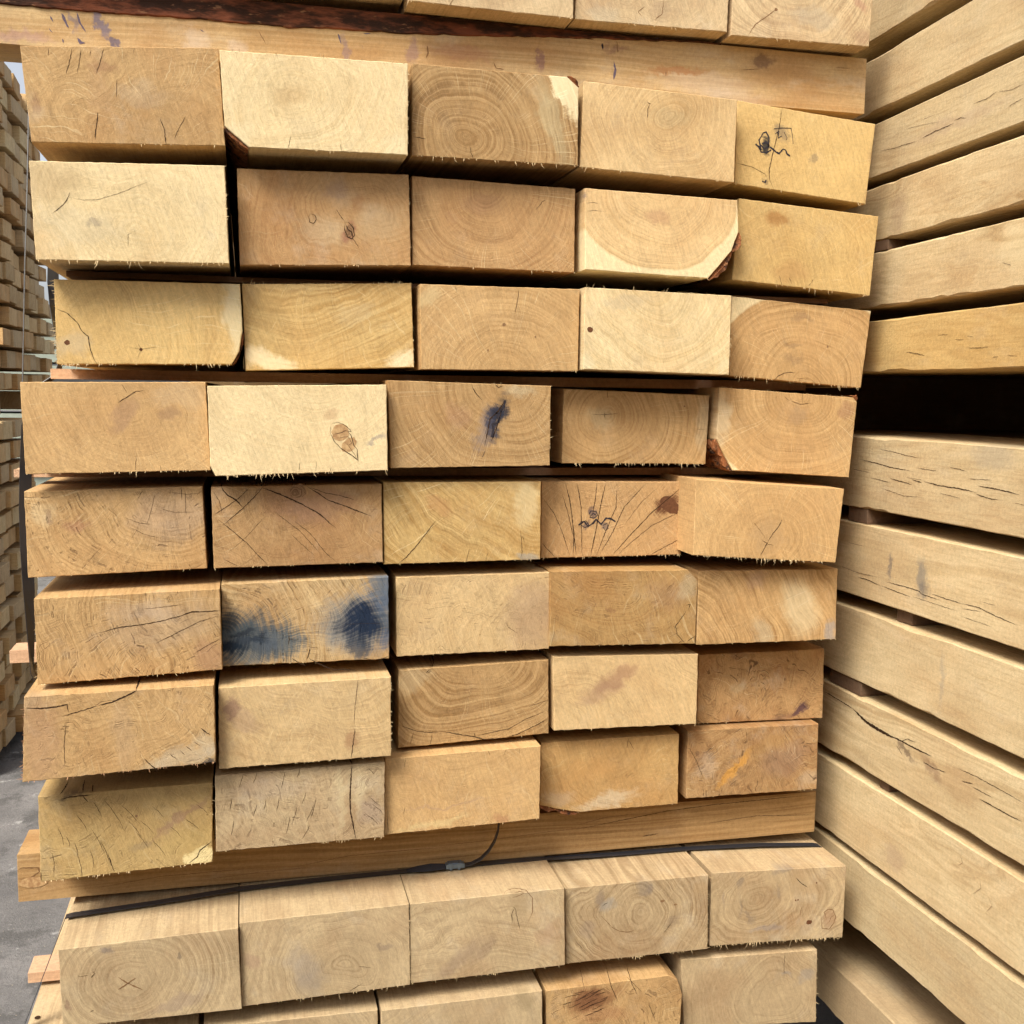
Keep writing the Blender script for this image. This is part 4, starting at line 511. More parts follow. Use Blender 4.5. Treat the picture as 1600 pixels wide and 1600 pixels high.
def bark_mat():
    mt, nt, b = new_mat('bark', 0.9, 0.1)
    tc = nt.n.new('ShaderNodeTexCoord')
    n1 = nt.noise(tc.outputs['Object'], 60, 4, .65); n2 = nt.noise(tc.outputs['Object'], 190, 3, .6)
    c = nt.mix(nt.ramp(n1, .35, .6), (.035, .022, .018), (.30, .115, .045))
    c = nt.mix(nt.ramp(n2, .55, .7), c, (.42, .20, .09))
    nt.put(b.inputs['Base Color'], c); nt.put(b.inputs['Normal'], nt.bump(n2, .9, .003))
    return mt
BARK = bark_mat()
def knot_mat():
    mt, nt, b = new_mat('knot', 0.75, 0.2)
    tc = nt.n.new('ShaderNodeTexCoord')
    P = nt.vmath('ADD', tc.outputs['Generated'], (-.5, -.5, -.5))
    r = nt.vmath('LENGTH', nt.vmath('ADD', P, nt.vmath('SCALE', nt.noise(P, 3.0, 2, color=True), scale=.3)))
    w = nt.noise(nt.math('MULTIPLY', r, 14.0), 1.0, 2.0, .6, dim='1D')
    c = nt.mix(nt.ramp(w, .35, .65), (.13, .065, .03), (.33, .19, .09))
    nt.put(b.inputs['Base Color'], c)
    return mt
KNOT = knot_mat()
def knot_light():
    mt, nt, b = new_mat('pale_knot', 0.75, 0.2)
    tc = nt.n.new('ShaderNodeTexCoord')
    w = nt.noise(tc.outputs['Object'], 160.0, 4.0, .65)
    nt.put(b.inputs['Base Color'], nt.mix(nt.ramp(w, .3, .7), (.33, .18, .08), (.55, .36, .17)))
    return mt
KNOT_PALE = knot_light()
DARK_KNOT = plain_mat('dark_knot', (.13, .055, .025), .8, .15, var=.6, scale=260)
SMEAR = plain_mat('purple_smear', (.13, .10, .13), .85, .1, var=.6, scale=500)

# ------------------------------------------------------------ mesh helpers
class MB:
    def __init__(s): s.v = []; s.f = []; s.m = []; s.mats = []
    def mi(s, mat):
        if mat not in s.mats: s.mats.append(mat)
        return s.mats.index(mat)
    def face(s, pts, mat):
        n = len(s.v); s.v += [tuple(p) for p in pts]; s.f.append(tuple(range(n, n + len(pts)))); s.m.append(s.mi(mat))
    def build(s, name, parent=None, loc=(0, 0, 0), rot=(0, 0, 0), smooth=False):
        me = bpy.data.meshes.new(name); me.from_pydata(s.v, [], s.f)
        for mt in s.mats: me.materials.append(mt)
        for p, k in zip(me.polygons, s.m): p.material_index = k; p.use_smooth = smooth
        me.update()
        o = bpy.data.objects.new(name, me); COL.objects.link(o)
        o.location = loc; o.rotation_euler = rot
        if parent: o.parent = parent
        return o

def tag(o, label, cat, group=None, kind=None):
    if label: o['label'] = label
    if cat: o['category'] = cat
    if group: o['group'] = group
    if kind: o['kind'] = kind
    return o

def ribbon(mb, pts, width, mat, to3d, rng, jit=0.25, taper=True):
    """irregular tapering line; pts 2D in mm, width mm; to3d maps (a, b in metres) to a point."""
    P = []
    for (x0, y0), (x1, y1) in zip(pts[:-1], pts[1:]):
        L = math.hypot(x1 - x0, y1 - y0); n = max(1, int(L / 2.2))
        for k in range(n):
            t = k / n; P.append([x0 + (x1 - x0) * t, y0 + (y1 - y0) * t])
    P.append(list(pts[-1])); N = len(P)
    if N < 2: return
    for k in range(1, N - 1):
        P[k][0] += rng.uniform(-jit, jit); P[k][1] += rng.uniform(-jit, jit)
    L, R = [], []
    for k in range(N):
        a, b = P[max(k - 1, 0)], P[min(k + 1, N - 1)]
        tx, ty = b[0] - a[0], b[1] - a[1]; l = math.hypot(tx, ty) or 1
        t = k / (N - 1)
        w = width * .5 * rng.uniform(.55, 1.2)
        if taper: w *= min(1.0, 0.12 + 4.5 * min(t, 1 - t))
        L.append(to3d((P[k][0] - ty / l * w) / 1000, (P[k][1] + tx / l * w) / 1000))
        R.append(to3d((P[k][0] + ty / l * w) / 1000, (P[k][1] - tx / l * w) / 1000))
    for k in range(N - 1):
        mb.face((L[k], R[k], R[k + 1], L[k + 1]), mat)

def outline(poly, rng, step=.006, jit=.00035):
    """subdivide and roughen a closed 2D polygon (clockwise seen from the front)"""
    out = []; src = []
    n = len(poly)
    for i in range(n):
        a, b = poly[i], poly[(i + 1) % n]
        L = math.hypot(b[0] - a[0], b[1] - a[1]); k = max(1, int(L / step))
        for j in range(k):
            t = j / k
            jj = 0 if j == 0 else jit
            out.append((a[0] + (b[0] - a[0]) * t + rng.uniform(-jj, jj), a[1] + (b[1] - a[1]) * t + rng.uniform(-jj, jj))); src.append(i)
    return out, src

def inset(poly, d):
    n = len(poly); out = []
    for i in range(n):
        a, b, c = poly[i - 1], poly[i], poly[(i + 1) % n]
        t = (c[0] - a[0], c[1] - a[1]); l = math.hypot(*t) or 1
        out.append((b[0] + t[1] / l * d, b[1] - t[0] / l * d))     # clockwise: interior is to the right
    return out

def prism(mb, poly, length, mat, rng, wane=(), jit=.00035, bevel=.0007, y0=0.0):
    """sawn timber: rough arris right at the cut, straight faces behind it"""
    o, src = outline(poly, rng, jit=jit)
    s_, _ = outline(poly, rng, jit=0.0)
    i = inset(o, bevel)
    n = len(o); m_ = len(poly)
    F = [(p[0], y0, p[1]) for p in i]; E = [(p[0], y0 + bevel, p[1]) for p in o]
    S_ = [(p[0], y0 + .005, p[1]) for p in s_]; B = [(p[0], y0 + length, p[1]) for p in poly]
    mb.face(F[::-1], mat)
    for k in range(n):
        q = (k + 1) % n
        mb.face((F[k], F[q], E[q], E[k]), mat)
        mb.face((E[k], E[q], S_[q], S_[k]), mat)
    for c in range(m_):
        ks = [k for k in range(n) if src[k] == c]
        top = [S_[k] for k in ks] + [S_[(ks[-1] + 1) % n]]
        mb.face(top + [B[(c + 1) % m_], B[c]], mat)
    mb.face(B, mat)

def long_timber(mb, w, h, y0, length, mat, rng, rough=.0005, bev=.0014, step=.018):
    """timber seen along its length: arrises wander and are torn here and there"""
    N = int(length / step); ringsv = []
    drift = [0.0] * 4; tear = 0
    for k in range(N + 1):
        y = y0 + length * k / N
        c = []
        if tear <= 0 and rng.random() < .10: tear = rng.randint(1, 4)
        for ci, (x, z, sx, sz) in enumerate(((0, h, 1, -1), (w, h, -1, -1), (w, 0, -1, 1), (0, 0, 1, 1))):
            drift[ci] += rng.uniform(-.00022, .00022); drift[ci] *= .97
            e = drift[ci] + rng.uniform(-rough, rough) * .5
            bb = bev * rng.uniform(.6, 1.3) * (2.2 if tear > 0 and ci in (0, 3) else 1)
            c += [(x + sx * (bb if ci in (0, 2) else 0), z + e + sz * (0 if ci in (0, 2) else bb)), (x + sx * (bb if ci in (1, 3) else 0), z + e + sz * (0 if ci in (1, 3) else bb))] if False else \
                 [(x, z + e + sz * bb), (x + sx * bb, z + e)] if ci in (0, 2) else [(x + sx * bb, z + e), (x, z + e + sz * bb)]
        tear -= 1
        ringsv.append([(p[0], y, p[1]) for p in c])
    for a, b in zip(ringsv[:-1], ringsv[1:]):
        for q in range(8):
            p = (q + 1) % 8
            mb.face((a[q], a[p], b[p], b[q]), mat)
    mb.face(ringsv[0][::-1], mat); mb.face(ringsv[-1], mat)

def edge_kind(a, b):
    tx, tz = b[0] - a[0], b[1] - a[1]; l = math.hypot(tx, tz) or 1
    nx, nz = -tz / l, tx / l          # outward for clockwise order
    if nz > .8: return 't'
    if nz < -.8: return 'b'
    return 'l' if nx < 0 else 'r'

def fuzz(mb, poly, kinds, rng, mat):
    """torn saw fibres hanging from the arrises; kinds: {'b': (per cm, mean length mm)}"""
    for i in range(len(poly)):
        a, b = poly[i], poly[(i + 1) % len(poly)]
        k = edge_kind(a, b)
        if k not in kinds: continue
        dens, ln = kinds[k]
        tx, tz = b[0] - a[0], b[1] - a[1]; L = math.hypot(tx, tz)
        if L < .01: continue
        ux, uz = tx / L, tz / L; nx, nz = -uz, ux
        t = 0.0; amp = 1.0
        while t < L:
            t += rng.expovariate(dens * 100)
            if rng.random() < .12: amp = rng.choice((.1, .35, .7, 1.0, 1.3))
            if t > L - .001 or rng.random() > amp: continue
            w = rng.uniform(.00018, .00048); h = min(.009, rng.expovariate(1 / ln) / 1000 * (.6 + .5 * amp) + .0005)
            sl = rng.uniform(-.7, .7)
            px_, pz_ = a[0] + ux * t, a[1] + uz * t
            bx, bz = px_ - nx * .0006, pz_ - nz * .0006
            y = .0003
            mid = (px_ + nx * h * .5 + ux * h * sl * .35, -rng.uniform(0, .001), pz_ + nz * h * .5 + uz * h * sl * .35)
            tip = (px_ + nx * h + ux * h * sl, -rng.uniform(-.001, .003), pz_ + nz * h + uz * h * sl)
            A = (bx - ux * w, y, bz - uz * w); B = (bx + ux * w, y, bz + uz * w)
            m1 = (mid[0] - ux * w * .7, mid[1], mid[2] - uz * w * .7); m2 = (mid[0] + ux * w * .7, mid[1], mid[2] + uz * w * .7)
            mb.face((A, B, m2, m1), mat); mb.face((m1, m2, tip), mat)

def box(mb, x0, x1, y0, y1, z0, z1, mat, rng=None, j=0.0006):
    """plank with slightly uneven arrises, long side along X or Y"""
    P = lambda x, y, z: (x, y, z)
    c = [P(x0, y0, z0), P(x1, y0, z0), P(x1, y1, z0), P(x0, y1, z0), P(x0, y0, z1), P(x1, y0, z1), P(x1, y1, z1), P(x0, y1, z1)]
    for f in ((0, 1, 5, 4), (1, 2, 6, 5), (2, 3, 7, 6), (3, 0, 4, 7), (4, 5, 6, 7), (3, 2, 1, 0)):
        mb.face([c[k] for k in f], mat)

# ------------------------------------------------------------ ground
GZ = -1.05
def ground():
    mt, nt, b = new_mat('yard_concrete', 0.9, 0.15)
    tc = nt.n.new('ShaderNodeTexCoord'); P = tc.outputs['Object']
    c = nt.mix(nt.ramp(nt.noise(P, 3.0, 5, .65), .3, .7), (.13, .124, .12), (.22, .208, .198))
    c = nt.mix(nt.ramp(nt.noise(P, 60, 4, .7), .45, .75), c, (.13, .125, .12))
    c = nt.mix(nt.ramp(nt.noise(P, 14, 4, .7), .60, .70), c, (.34, .33, .31))
    c = nt.mix(nt.ramp(nt.noise(P, 5.5, 5, .7), .50, .62), c, (.11, .105, .10))
    c = nt.mix(nt.ramp(nt.noise(P, 150, 2, .6), .68, .74), c, (.46, .38, .26))
    nt.put(b.inputs['Base Color'], c); nt.put(b.inputs['Normal'], nt.bump(nt.noise(P, 120, 4, .7), .6, .01))
    mb = MB(); mb.face([(-200, -200, 0), (200, -200, 0), (200, 200, 0), (-200, 200, 0)], mt)
    o = mb.build('ground', loc=(0, 0, GZ)); tag(o, None, None, kind='structure')
ground()

# ------------------------------------------------------------ main pack: sleeper ends
# (palette, freq, ring, ray, check, blotch, warp, sap radius, tint)
LOOK = {
 (0,1): ('G',240,.4,.2,0,.5,1,9,1.05), (0,2): ('G',240,.4,.2,0,.5,1,9,1.0), (0,3): ('G',240,.35,.2,0,.6,1.4,9,1.15), (0,4): ('G',240,.4,.3,0,.9,1.6,9,1.2), (0,5): ('G',210,.5,.3,0,.5,.6,9,1.22),
 (1,1): ('T',260,.35,.55,.1,.6,1.3,9,.98), (1,2): ('C',230,.3,.4,0,.25,.8,9,.98), (1,3): ('T',200,.85,.45,0,.25,.45,9,.88), (1,4): ('P',230,.45,.3,0,.35,.6,9,.95), (1,5): ('Y',260,.14,.25,0,.3,.8,9,1.05),
 (2,1): ('C',260,.3,.3,0,.6,1.3,9,.98), (2,2): ('B',230,.35,.3,0,.6,1.5,9,1.12), (2,3): ('B',210,.5,.45,0,.3,.5,9,1.12), (2,4): ('P',220,.42,.4,0,.25,.5,.112,1.06), (2,5): ('Y',230,.25,.35,0,.3,.8,9,1.0),
 (3,1): ('Y',240,.3,.5,0,.25,.7,.215,1.12), (3,2): ('Y',170,.6,.35,0,.3,.9,9,1.0), (3,3): ('T',230,.4,.5,0,.15,.5,9,1.05), (3,4): ('C',210,.4,.4,.1,.4,.6,9,1.0), (3,5): ('T',210,.45,.5,0,.25,.45,.142,1.1),
 (4,1): ('T',260,.3,.4,0,.3,.6,9,1.12), (4,2): ('C',260,.22,.2,0,.2,.8,9,1.0), (4,3): ('T',220,.5,.5,.1,.35,.4,9,.93), (4,4): ('T',190,.6,.3,0,.3,.35,.165,1.0), (4,5): ('T',220,.4,.6,0,.3,.4,.15,1.12),
 (5,1): ('T',190,.45,.3,.75,.5,.9,9,1.08), (5,2): ('B',260,.3,.3,.35,.55,1.0,9,1.0), (5,3): ('Y',150,.7,.5,.15,.4,.7,9,.98), (5,4): ('B',260,.2,.3,.2,.3,.6,9,1.18), (5,5): ('T',220,.25,.6,0,.2,.4,9,1.15),
 (6,1): ('T',200,.5,.3,.9,.6,1.0,9,1.04), (6,2): ('P',210,.6,.3,.8,.6,.8,9,.85), (6,3): ('P',200,.3,.3,.45,.3,1.1,9,.92), (6,4): ('O',260,.45,.4,.5,.5,.9,9,.92), (6,5): ('T',190,.6,.3,.25,.3,.7,9,1.1),
 (7,1): ('T',250,.35,.35,.45,.5,1.4,9,1.04), (7,2): ('P',170,.35,.25,.15,.35,1.1,9,.9), (7,3): ('T',190,.7,.25,.2,.2,.6,9,.93), (7,4): ('P',220,.3,.2,.05,.3,1.5,9,.95), (7,5): ('B',260,.4,.4,1.,.9,2.0,9,1.12),
 (8,1): ('Y',260,.2,.2,.4,.4,1.0,9,.84), (8,2): ('G',260,.25,.2,.5,.7,1.4,9,1.0), (8,3): ('T',230,.2,.3,.1,.3,1.2,9,1.12), (8,4): ('O',250,.35,.3,.2,.35,1.2,9,1.12), (8,5): ('B',260,.5,.6,1.,.9,1.6,9,1.0),
 (9,1): ('G',200,0.48,.2,0,.4,.5,9,1.02), (9,2): ('G',220,0.42,.2,0,.6,1.0,9,1.02), (9,3): ('G',240,0.42,.2,0,.6,1.6,9,1.02), (9,4): ('G',200,0.82,.2,.1,.7,.9,9,1.02), (9,5): ('G',220,0.55,.2,0,.8,1.0,9,1.02),
 (10,1): ('G',220,.4,.2,0,.4,1,9,1.1), (10,2): ('G',220,.3,.2,0,.4,1,9,1.0), (10,3): ('G',220,.3,.2,0,.5,1,9,1.0), (10,4): ('T',260,.3,.3,.7,.5,1,9,1.0), (10,5): ('G',180,.42,.2,0,.6,.7,9,1.02),
}
FUZZ = {
 (1,1): {'b': (1.2, 1.8)}, (1,2): {'b': (.5, 1.2), 't': (1.5, .9), 'r': (1.2, .5)}, (1,3): {'b': (1.6, 1.8)}, (1,4): {'b': (1.3, 1.6)}, (1,5): {'b': (.8, .8)},
 (2,1): {'b': (1.4, 1.8), 'r': (1.8, 1.0)}, (2,2): {'b': (.7, .9), 'r': (1, .5)}, (2,3): {'b': (1., 1.6)}, (2,4): {'b': (1.2, 1.7)}, (2,5): {'b': (3.5, 1.4)},
 (3,1): {'b': (3.5, 1.9), 'l': (12., 2.4)}, (3,2): {'t': (5, 1.4), 'r': (1, .5)}, (3,3): {'b': (1.0, .8)}, (3,4): {'t': (6, 1.5), 'r': (2.5, .6)}, (3,5): {'b': (3, 2.2)},
 (4,1): {'b': (1.6, 1.2)}, (4,2): {'b': (4.5, 2.6), 't': (.7, .6)}, (4,3): {'t': (1.0, .9), 'r': (.6, 1)}, (4,4): {'b': (3.2, 2.0), 'l': (1, .5)}, (4,5): {'t': (4.5, 1.1)},
 (5,1): {'b': (.8, .6)}, (5,2): {'b': (.6, .5)}, (5,3): {'b': (.4, .5), 't': (.4, .7)}, (5,4): {'b': (3, 1.5)}, (5,5): {'b': (7, 2.1)},
 (6,1): {'b': (1.2, .7), 'l': (1.5, .6)}, (6,2): {'b': (.6, .9)}, (6,3): {'b': (.9, .8)}, (6,4): {'b': (.8, .5)}, (6,5): {'b': (.8, .7)},
 (7,1): {'b': (2.0, 1.0), 'l': (5, 1.1)}, (7,2): {'b': (.6, .5), 'r': (3., .8)}, (7,3): {'b': (.6, .6)}, (7,4): {'b': (.8, .9)}, (7,5): {'b': (1, .7)},
 (8,1): {'b': (2, .8), 'r': (1, .6)}, (8,2): {'b': (2.2, 1.1)}, (8,3): {'b': (.7, .6)}, (8,4): {'b': (.4, .4)}, (8,5): {'b': (.8, .5)},
 (9,1): {'b': (.8, .8)}, (9,2): {'b': (1.2, 1.4), 'r': (3, .6)}, (9,3): {'b': (.8, 1.2)}, (9,4): {'b': (2.5, 1.6), 'r': (1.5, .8)}, (9,5): {'b': (4.2, 1.7)},
 (10,5): {'r': (2, .6)}, (0,3): {'b': (.8, .8)}, (0,4): {'b': (.8, .7)}, (0,5): {'b': (1, .7)},
}
ROWG = 'oak sleepers laid in the strapped stack, cut ends facing out'
LABEL = {
 (0, 1): 'sleeper of the uppermost bundle, cut off by the top left corner',
 (0, 2): 'second sleeper from the left of the uppermost bundle, above the dark reddish bark',
 (0, 3): 'middle sleeper of the uppermost bundle, left of the two greyish ones',
 (0, 4): 'grey cream sleeper with wandering brown lines, second from right in uppermost bundle',
 (0, 5): 'grey sleeper with curved rings and thin diagonal line, right end of uppermost bundle',
 (1, 1): 'tan sleeper end with short dark splits, top left corner of the middle bundle',
 (1, 2): 'pale cream sleeper end with small bark corner at lower left, top row',
 (1, 3): 'brown sleeper end with tight round rings and cream sapwood in its upper right corner',
 (1, 4): 'pale sleeper end with loose rings and tiny hook crack, left of the inked yellow one',
 (1, 5): 'yellow sleeper end with smudged black ink scribble and a vertical crack, top right',
 (2, 1): 'very pale cream sleeper end with a wide dark gap on its right, second row',
 (2, 2): 'brown sleeper end with a small ringed hole and a reddish spindle knot',
 (2, 3): 'plain pinkish brown sleeper end with wide curved rings, middle of the second row',
 (2, 4): 'sleeper end with downward curving rings and dark bark at lower right corner',
 (2, 5): 'yellow sleeper end with a rusty brown spot near its top edge',
 (3, 1): 'yellow sleeper end with hairy torn left edge, curved crack and rounded pale right side',
 (3, 2): 'sleeper end with wavy sagging grain and cream lower corners, third row',
 (3, 3): 'orange tan sleeper end with arched rings and tiny dark speck, centre of third row',
 (3, 4): 'whitish sleeper end with torn hairy top edge and small brown knot at left',
 (3, 5): 'tan sleeper end with arched rings over long hanging fibres, right end of third row',
 (4, 1): 'plain tan sleeper end with a jagged pinkish seam, left end of the fourth row',
 (4, 2): 'whitish sleeper end with a large teardrop shaped brown knot',
 (4, 3): 'brown sleeper end with a blue black split down its middle',
 (4, 4): 'smaller sleeper end with a bullseye of rings, set back beside a dark gap',
 (4, 5): 'tan sleeper end with red brown bark at lower left and clipped upper right corner',
 (5, 1): 'tan sleeper end with a mesh of fine checks at upper right, fifth row',
 (5, 2): 'dark brown sleeper end crossed by several long black splits',
 (5, 3): 'golden sleeper end with bold diagonal rings and one diagonal split at lower left',
 (5, 4): 'sleeper end with many fanning splits, small ink scribble and dark patch at upper right',
 (5, 5): 'light tan sleeper end with small cross shaped crack and thick fringe of fibres below',
 (6, 1): 'rough sleeper end with long cracks reaching its right edge, left end of sixth row',
 (6, 2): 'sleeper end with large navy and slate blue stains',
 (6, 3): 'pale sleeper end with darker ringed right third, right of the blue stained one',
 (6, 4): 'orange sleeper end with an angular dark outline near its lower right corner',
 (6, 5): 'sleeper end with slanting dark rings at left and pale wood at right, sixth row',
 (7, 1): 'rough sleeper end with stepped black crack along top and grey lower right corner',
 (7, 2): 'pale sleeper end with wavy crack under its top edge and brown smudge at bottom',
 (7, 3): 'golden brown sleeper end with a long thin crack following the rings near its bottom',
 (7, 4): 'cream sleeper end with a soft brown cloud and no cracks, seventh row',
 (7, 5): 'mottled sleeper end with dark purple brown patch near its lower right corner',
 (8, 1): 'olive tan sleeper end with dashed slanting checks and pale yellow lower right corner',
 (8, 2): 'grey sleeper end with a long vertical split between two pale bands',
 (8, 3): 'smooth light tan sleeper end directly above the loop of loose strapping',
 (8, 4): 'orange tinted sleeper end with a dark red bark edge at lower left',
 (8, 5): 'rough brown sleeper end with an orange diagonal streak',
 (9, 1): 'sleeper end with a brown X mark at its heart',
 (9, 2): 'plain greyish sleeper end with faint arches, right of the one marked X',
 (9, 3): 'greyish sleeper end with an arched knot at its top edge and slanting brown streaks',
 (9, 4): 'greyish sleeper end with ringed heart and curled brown line, under the black strap',
 (9, 5): 'greyish sleeper end with brown holes and a curled knot, under the black strap',
 (10, 1): 'lowest row sleeper whose bright bare top with two small holes sticks out left',
 (10, 2): 'lowest row sleeper showing only its top edge, left of the one with olive smear',
 (10, 3): 'lowest row sleeper with a small olive brown smear by its right top corner',
 (10, 4): 'lowest row sleeper with reddish brown scratched patches and rounded right shoulder',
 (10, 5): 'grey sleeper end with faint swirls, lowest at the right of the stack',
}
LINE['smear'] = SMEAR
TH = {(2, 4): .010, (4, 5): .007, (1, 2): .004, (1, 3): .006, (8, 4): .007, (3, 1): .0022}
BEARER_TOP_MARKS = [('smear' if k == 'ink' else k, w * .8, p) for k, w, p in BEARER_TOP_MARKS]
for key in sorted(BEAMS):
    B = BEAMS[key]; rng = random.Random(key[0] * 31 + key[1] * 7 + 5)
    pal, fr, ri, ra, ch, bl, wa, sr, ti = LOOK[key]
    mat = wood_mat('oak_end_grain', pal, B['pith'] or (0, .05), rng.uniform(0, 20), wa, fr, ri, ra, ch, bl, sr, ti, B['stains'])
    mb = MB()
    prism(mb, B['p'], 2.4, mat, rng, jit=.0005 if key[0] in (6, 7, 8) else .0003)
    t3 = lambda a, b: (a, -.00025, max(b, .0008))
    for kind, w, pts in B['art']:
        ribbon(mb, pts, w, LINE[kind], t3, rng, jit=.3 if kind != 'ink' else .15, taper=(kind != 'ink'))
        if kind == 'dark' and w >= .8 and key[0] >= 5:      # a split that reaches the arris runs on along the top
            (xa, za), (xb, zb_) = B['p'][0], B['p'][1]
            for q in (pts[0], pts[-1]):
                zt = za + (zb_ - za) * (q[0] / 1000 - xa) / (xb - xa)
                if abs(q[1] / 1000 - zt) < .006 and xa + .004 < q[0] / 1000 < xb - .004:
                    L_ = rng.uniform(25, 70); sk = rng.uniform(-.12, .12)
                    ribbon(mb, [(0, q[0]), (L_ * .5, q[0] + sk * L_), (L_, q[0] + sk * L_ * 1.4)], w, CRACK,
                           lambda a, b, za=za, zb_=zb_, xa=xa, xb=xb: (b, a, za + (zb_ - za) * (b - xa) / (xb - xa) + .0003), rng)
    lift = {(0, 1): .022, (0, 2): .010}.get(key, 0)
    o = mb.build('oak_sleeper', loc=(B['o'][0], B['o'][1], B['o'][2] + lift))
    tag(o, LABEL[key], 'sleeper', ROWG)
    if B['bark']:
        bm_ = MB(); P = B['p']; n = len(P)
        for bi in B['bark']:
            if key in ((4, 2), (10, 4), (6, 4)) : continue
            a, b = P[bi], P[(bi + 1) % n]
            tx, tz = b[0] - a[0], b[1] - a[1]; l = math.hypot(tx, tz); nx, nz = -tz / l, tx / l
            NA, NY = 8, 40; LEN = .6
            G = []
            for iy in range(NY + 1):
                row = []
                for ia in range(NA + 1):
                    t = ia / NA; h = .0005 + TH.get(key, .004) * math.sin(math.pi * min(1, max(0, (t * .9 + .05)))) ** .6 * rng.uniform(.7, 1.1)
                    yy = (.0015 + rng.uniform(0, .003)) if iy == 0 else LEN * (iy / NY) ** 1.6 + .004
                    row.append((a[0] + tx * t + nx * h, yy, a[1] + tz * t + nz * h))
                G.append(row)
            for iy in range(NY):
                for ia in range(NA):
                    bm_.face((G[iy][ia], G[iy][ia + 1], G[iy + 1][ia + 1], G[iy + 1][ia]), BARK)
            bm_.face([(a[0], .004, a[1])] + G[0] + [(b[0], .004, b[1])], BARK)
        if bm_.v: bm_.build('bark', parent=o)
    if key in FUZZ:
        fm = MB(); fuzz(fm, B['p'], FUZZ[key], rng, FIBRE_R if key in ((7, 1),) else FIBRE)
        if fm.v: tag(fm.build('frayed_fibres', parent=o), None, None, kind='stuff')
    for (kx, kz), rx, ry, rot in B['knots']:
        km = MB(); N = 18; c, s_ = math.cos(math.radians(rot)), math.sin(math.radians(rot))
        pts = []
        for q in range(N):
            an = -2 * math.pi * q / N; rr = rng.uniform(.85, 1.12)
            u, v = rx * rr * math.cos(an), ry * rr * math.sin(an)
            pts.append(((kx + u * c - v * s_) / 1000, -.0001, (kz + u * s_ + v * c) / 1000))
        km.face(pts[::-1], KNOT_PALE if key == (4, 2) else (DARK_KNOT if key in ((5, 4), (9, 5), (3, 1), (3, 4)) else KNOT))
        km.build('knot', parent=o)

# ------------------------------------------------------------ bearers and laths of the main stack
def long_x(name, x0, x1, y0, y1, z0, z1, mat, marks=(), label=None, cat='bearer', group=None, seed=1, child=None):
    """timber lying along X.  Built along local Y so that the grain runs with it, then turned."""
    rng = random.Random(seed); L = x1 - x0; w = y1 - y0; h = z1 - z0
    mb = MB()
    # local: Y = length, X = depth (0..w, pointing away from the viewer after turning), Z up
    prism(mb, [(-w, h), (0, h), (0, 0), (-w, 0)], L, mat, rng, jit=.0004)
    # turned by -90 deg about Z: local (x, y) -> world (y, -x)
    for kind, wd, pts in marks:
        ribbon(mb, pts, wd, LINE[kind], lambda a, b: (.0003, a - x0, b - z0), rng, taper=(kind != 'ink'))
    o = mb.build(name, loc=(x0, y0, z0), rot=(0, 0, -math.pi / 2))
    tag(o, label, cat, group)
    return o
def bst(x, z, rx, rz, rot, c, st): return (x + .36, z - .9555, rx, rz, rot, c, st)
TOP_ST = [bst(.085, .985, .007, .022, 20, (.16, .14, .20), .8), bst(.055, .987, .005, .015, 20, (.2, .17, .2), .6), bst(.098, .966, .008, .006, 0, (.10, .09, .15), .8), bst(.19, .975, .018, .02, -10, (.60, .50, .42), .9), bst(.235, .97, .012, .014, 0, (.58, .48, .42), .8),
  bst(.82, .978, .075, .016, 0, (.56, .45, .37), .8), bst(.86, .962, .06, .012, 0, (.56, .46, .38), .8), bst(.78, .99, .05, .006, 4, (.42, .2, .08), .7), bst(.90, 1.012, .018, .012, 0, (.16, .09, .06), .7), bst(.60, .985, .006, .02, 0, (.2, .1, .12), .6), bst(.44, .985, .008, .02, 0, (.24, .15, .16), .55), bst(.36, .98, .006, .02, 10, (.22, .16, .2), .5),
  bst(.70, 1.01, .02, .006, 0, (.22, .12, .1), .5), bst(.5, .99, .05, .01, 0, (.42, .22, .14), .4), bst(.0, .965, .04, .008, 0, (.4, .24, .22), .5)]
low_mat = wood_mat('bearer_wood', 'T', (-.02, -.12), 3.3, .7, 170, .6, 0, 0, .5, 9, .92)
top_mat = wood_mat('bearer_wood', 'P', (-.02, .2), 8.1, .5, 200, .6, 0, 0, 1.0, 9, .84, TOP_ST, True)
lb = long_x('timber_bearer', -.041, 1.044, .085, .165, -.0575, .003, low_mat, BEARER_LOW_MARKS,
       'thick brown square bearer lying under the middle bundle, just above the black strap', 'bearer', seed=5)
tb = long_x('timber_bearer', -.36, 1.050, .050, .125, .9555, 1.0265, top_mat, BEARER_TOP_MARKS,
       'pale pinkish bearer with purple ink stains lying on top of the middle bundle', 'bearer', seed=6)
km = MB(); pts = []
for q in range(16):
    an = 2 * math.pi * q / 16; pts.append((.0006, .018 + .017 * math.cos(an), .024 + .007 * math.sin(an)))
km.face(pts, KNOT_PALE); k_ = km.build('knot', parent=lb)
wane = [(-.36, .997), (-.02, .997), (.08, .9968), (.185, .9995), (.293, .9990), (.33, 1.0015), (.444, 1.005), (.563, 1.0125), (.687, 1.0205), (.80, 1.0255), (.84, 1.0262)]
wb = MB(); rw = random.Random(4)
RED_BARK, _nt, _b = new_mat('red_brown_bark', .9, .1)
_tc = _nt.n.new('ShaderNodeTexCoord'); _v = _nt.vmath('MULTIPLY', _tc.outputs['Object'], (1, .25, 1))
_c = _nt.mix(_nt.ramp(_nt.noise(_v, 60, 4, .65), .42, .62), (.035, .018, .012), (.17, .058, .030))
_c = _nt.mix(_nt.ramp(_nt.noise(_v, 150, 3, .7), .60, .72), _c, (.24, .12, .06))
_nt.put(_b.inputs['Base Color'], _c); _nt.put(_b.inputs['Normal'], _nt.bump(_nt.noise(_v, 120, 4, .7), .9, .003))
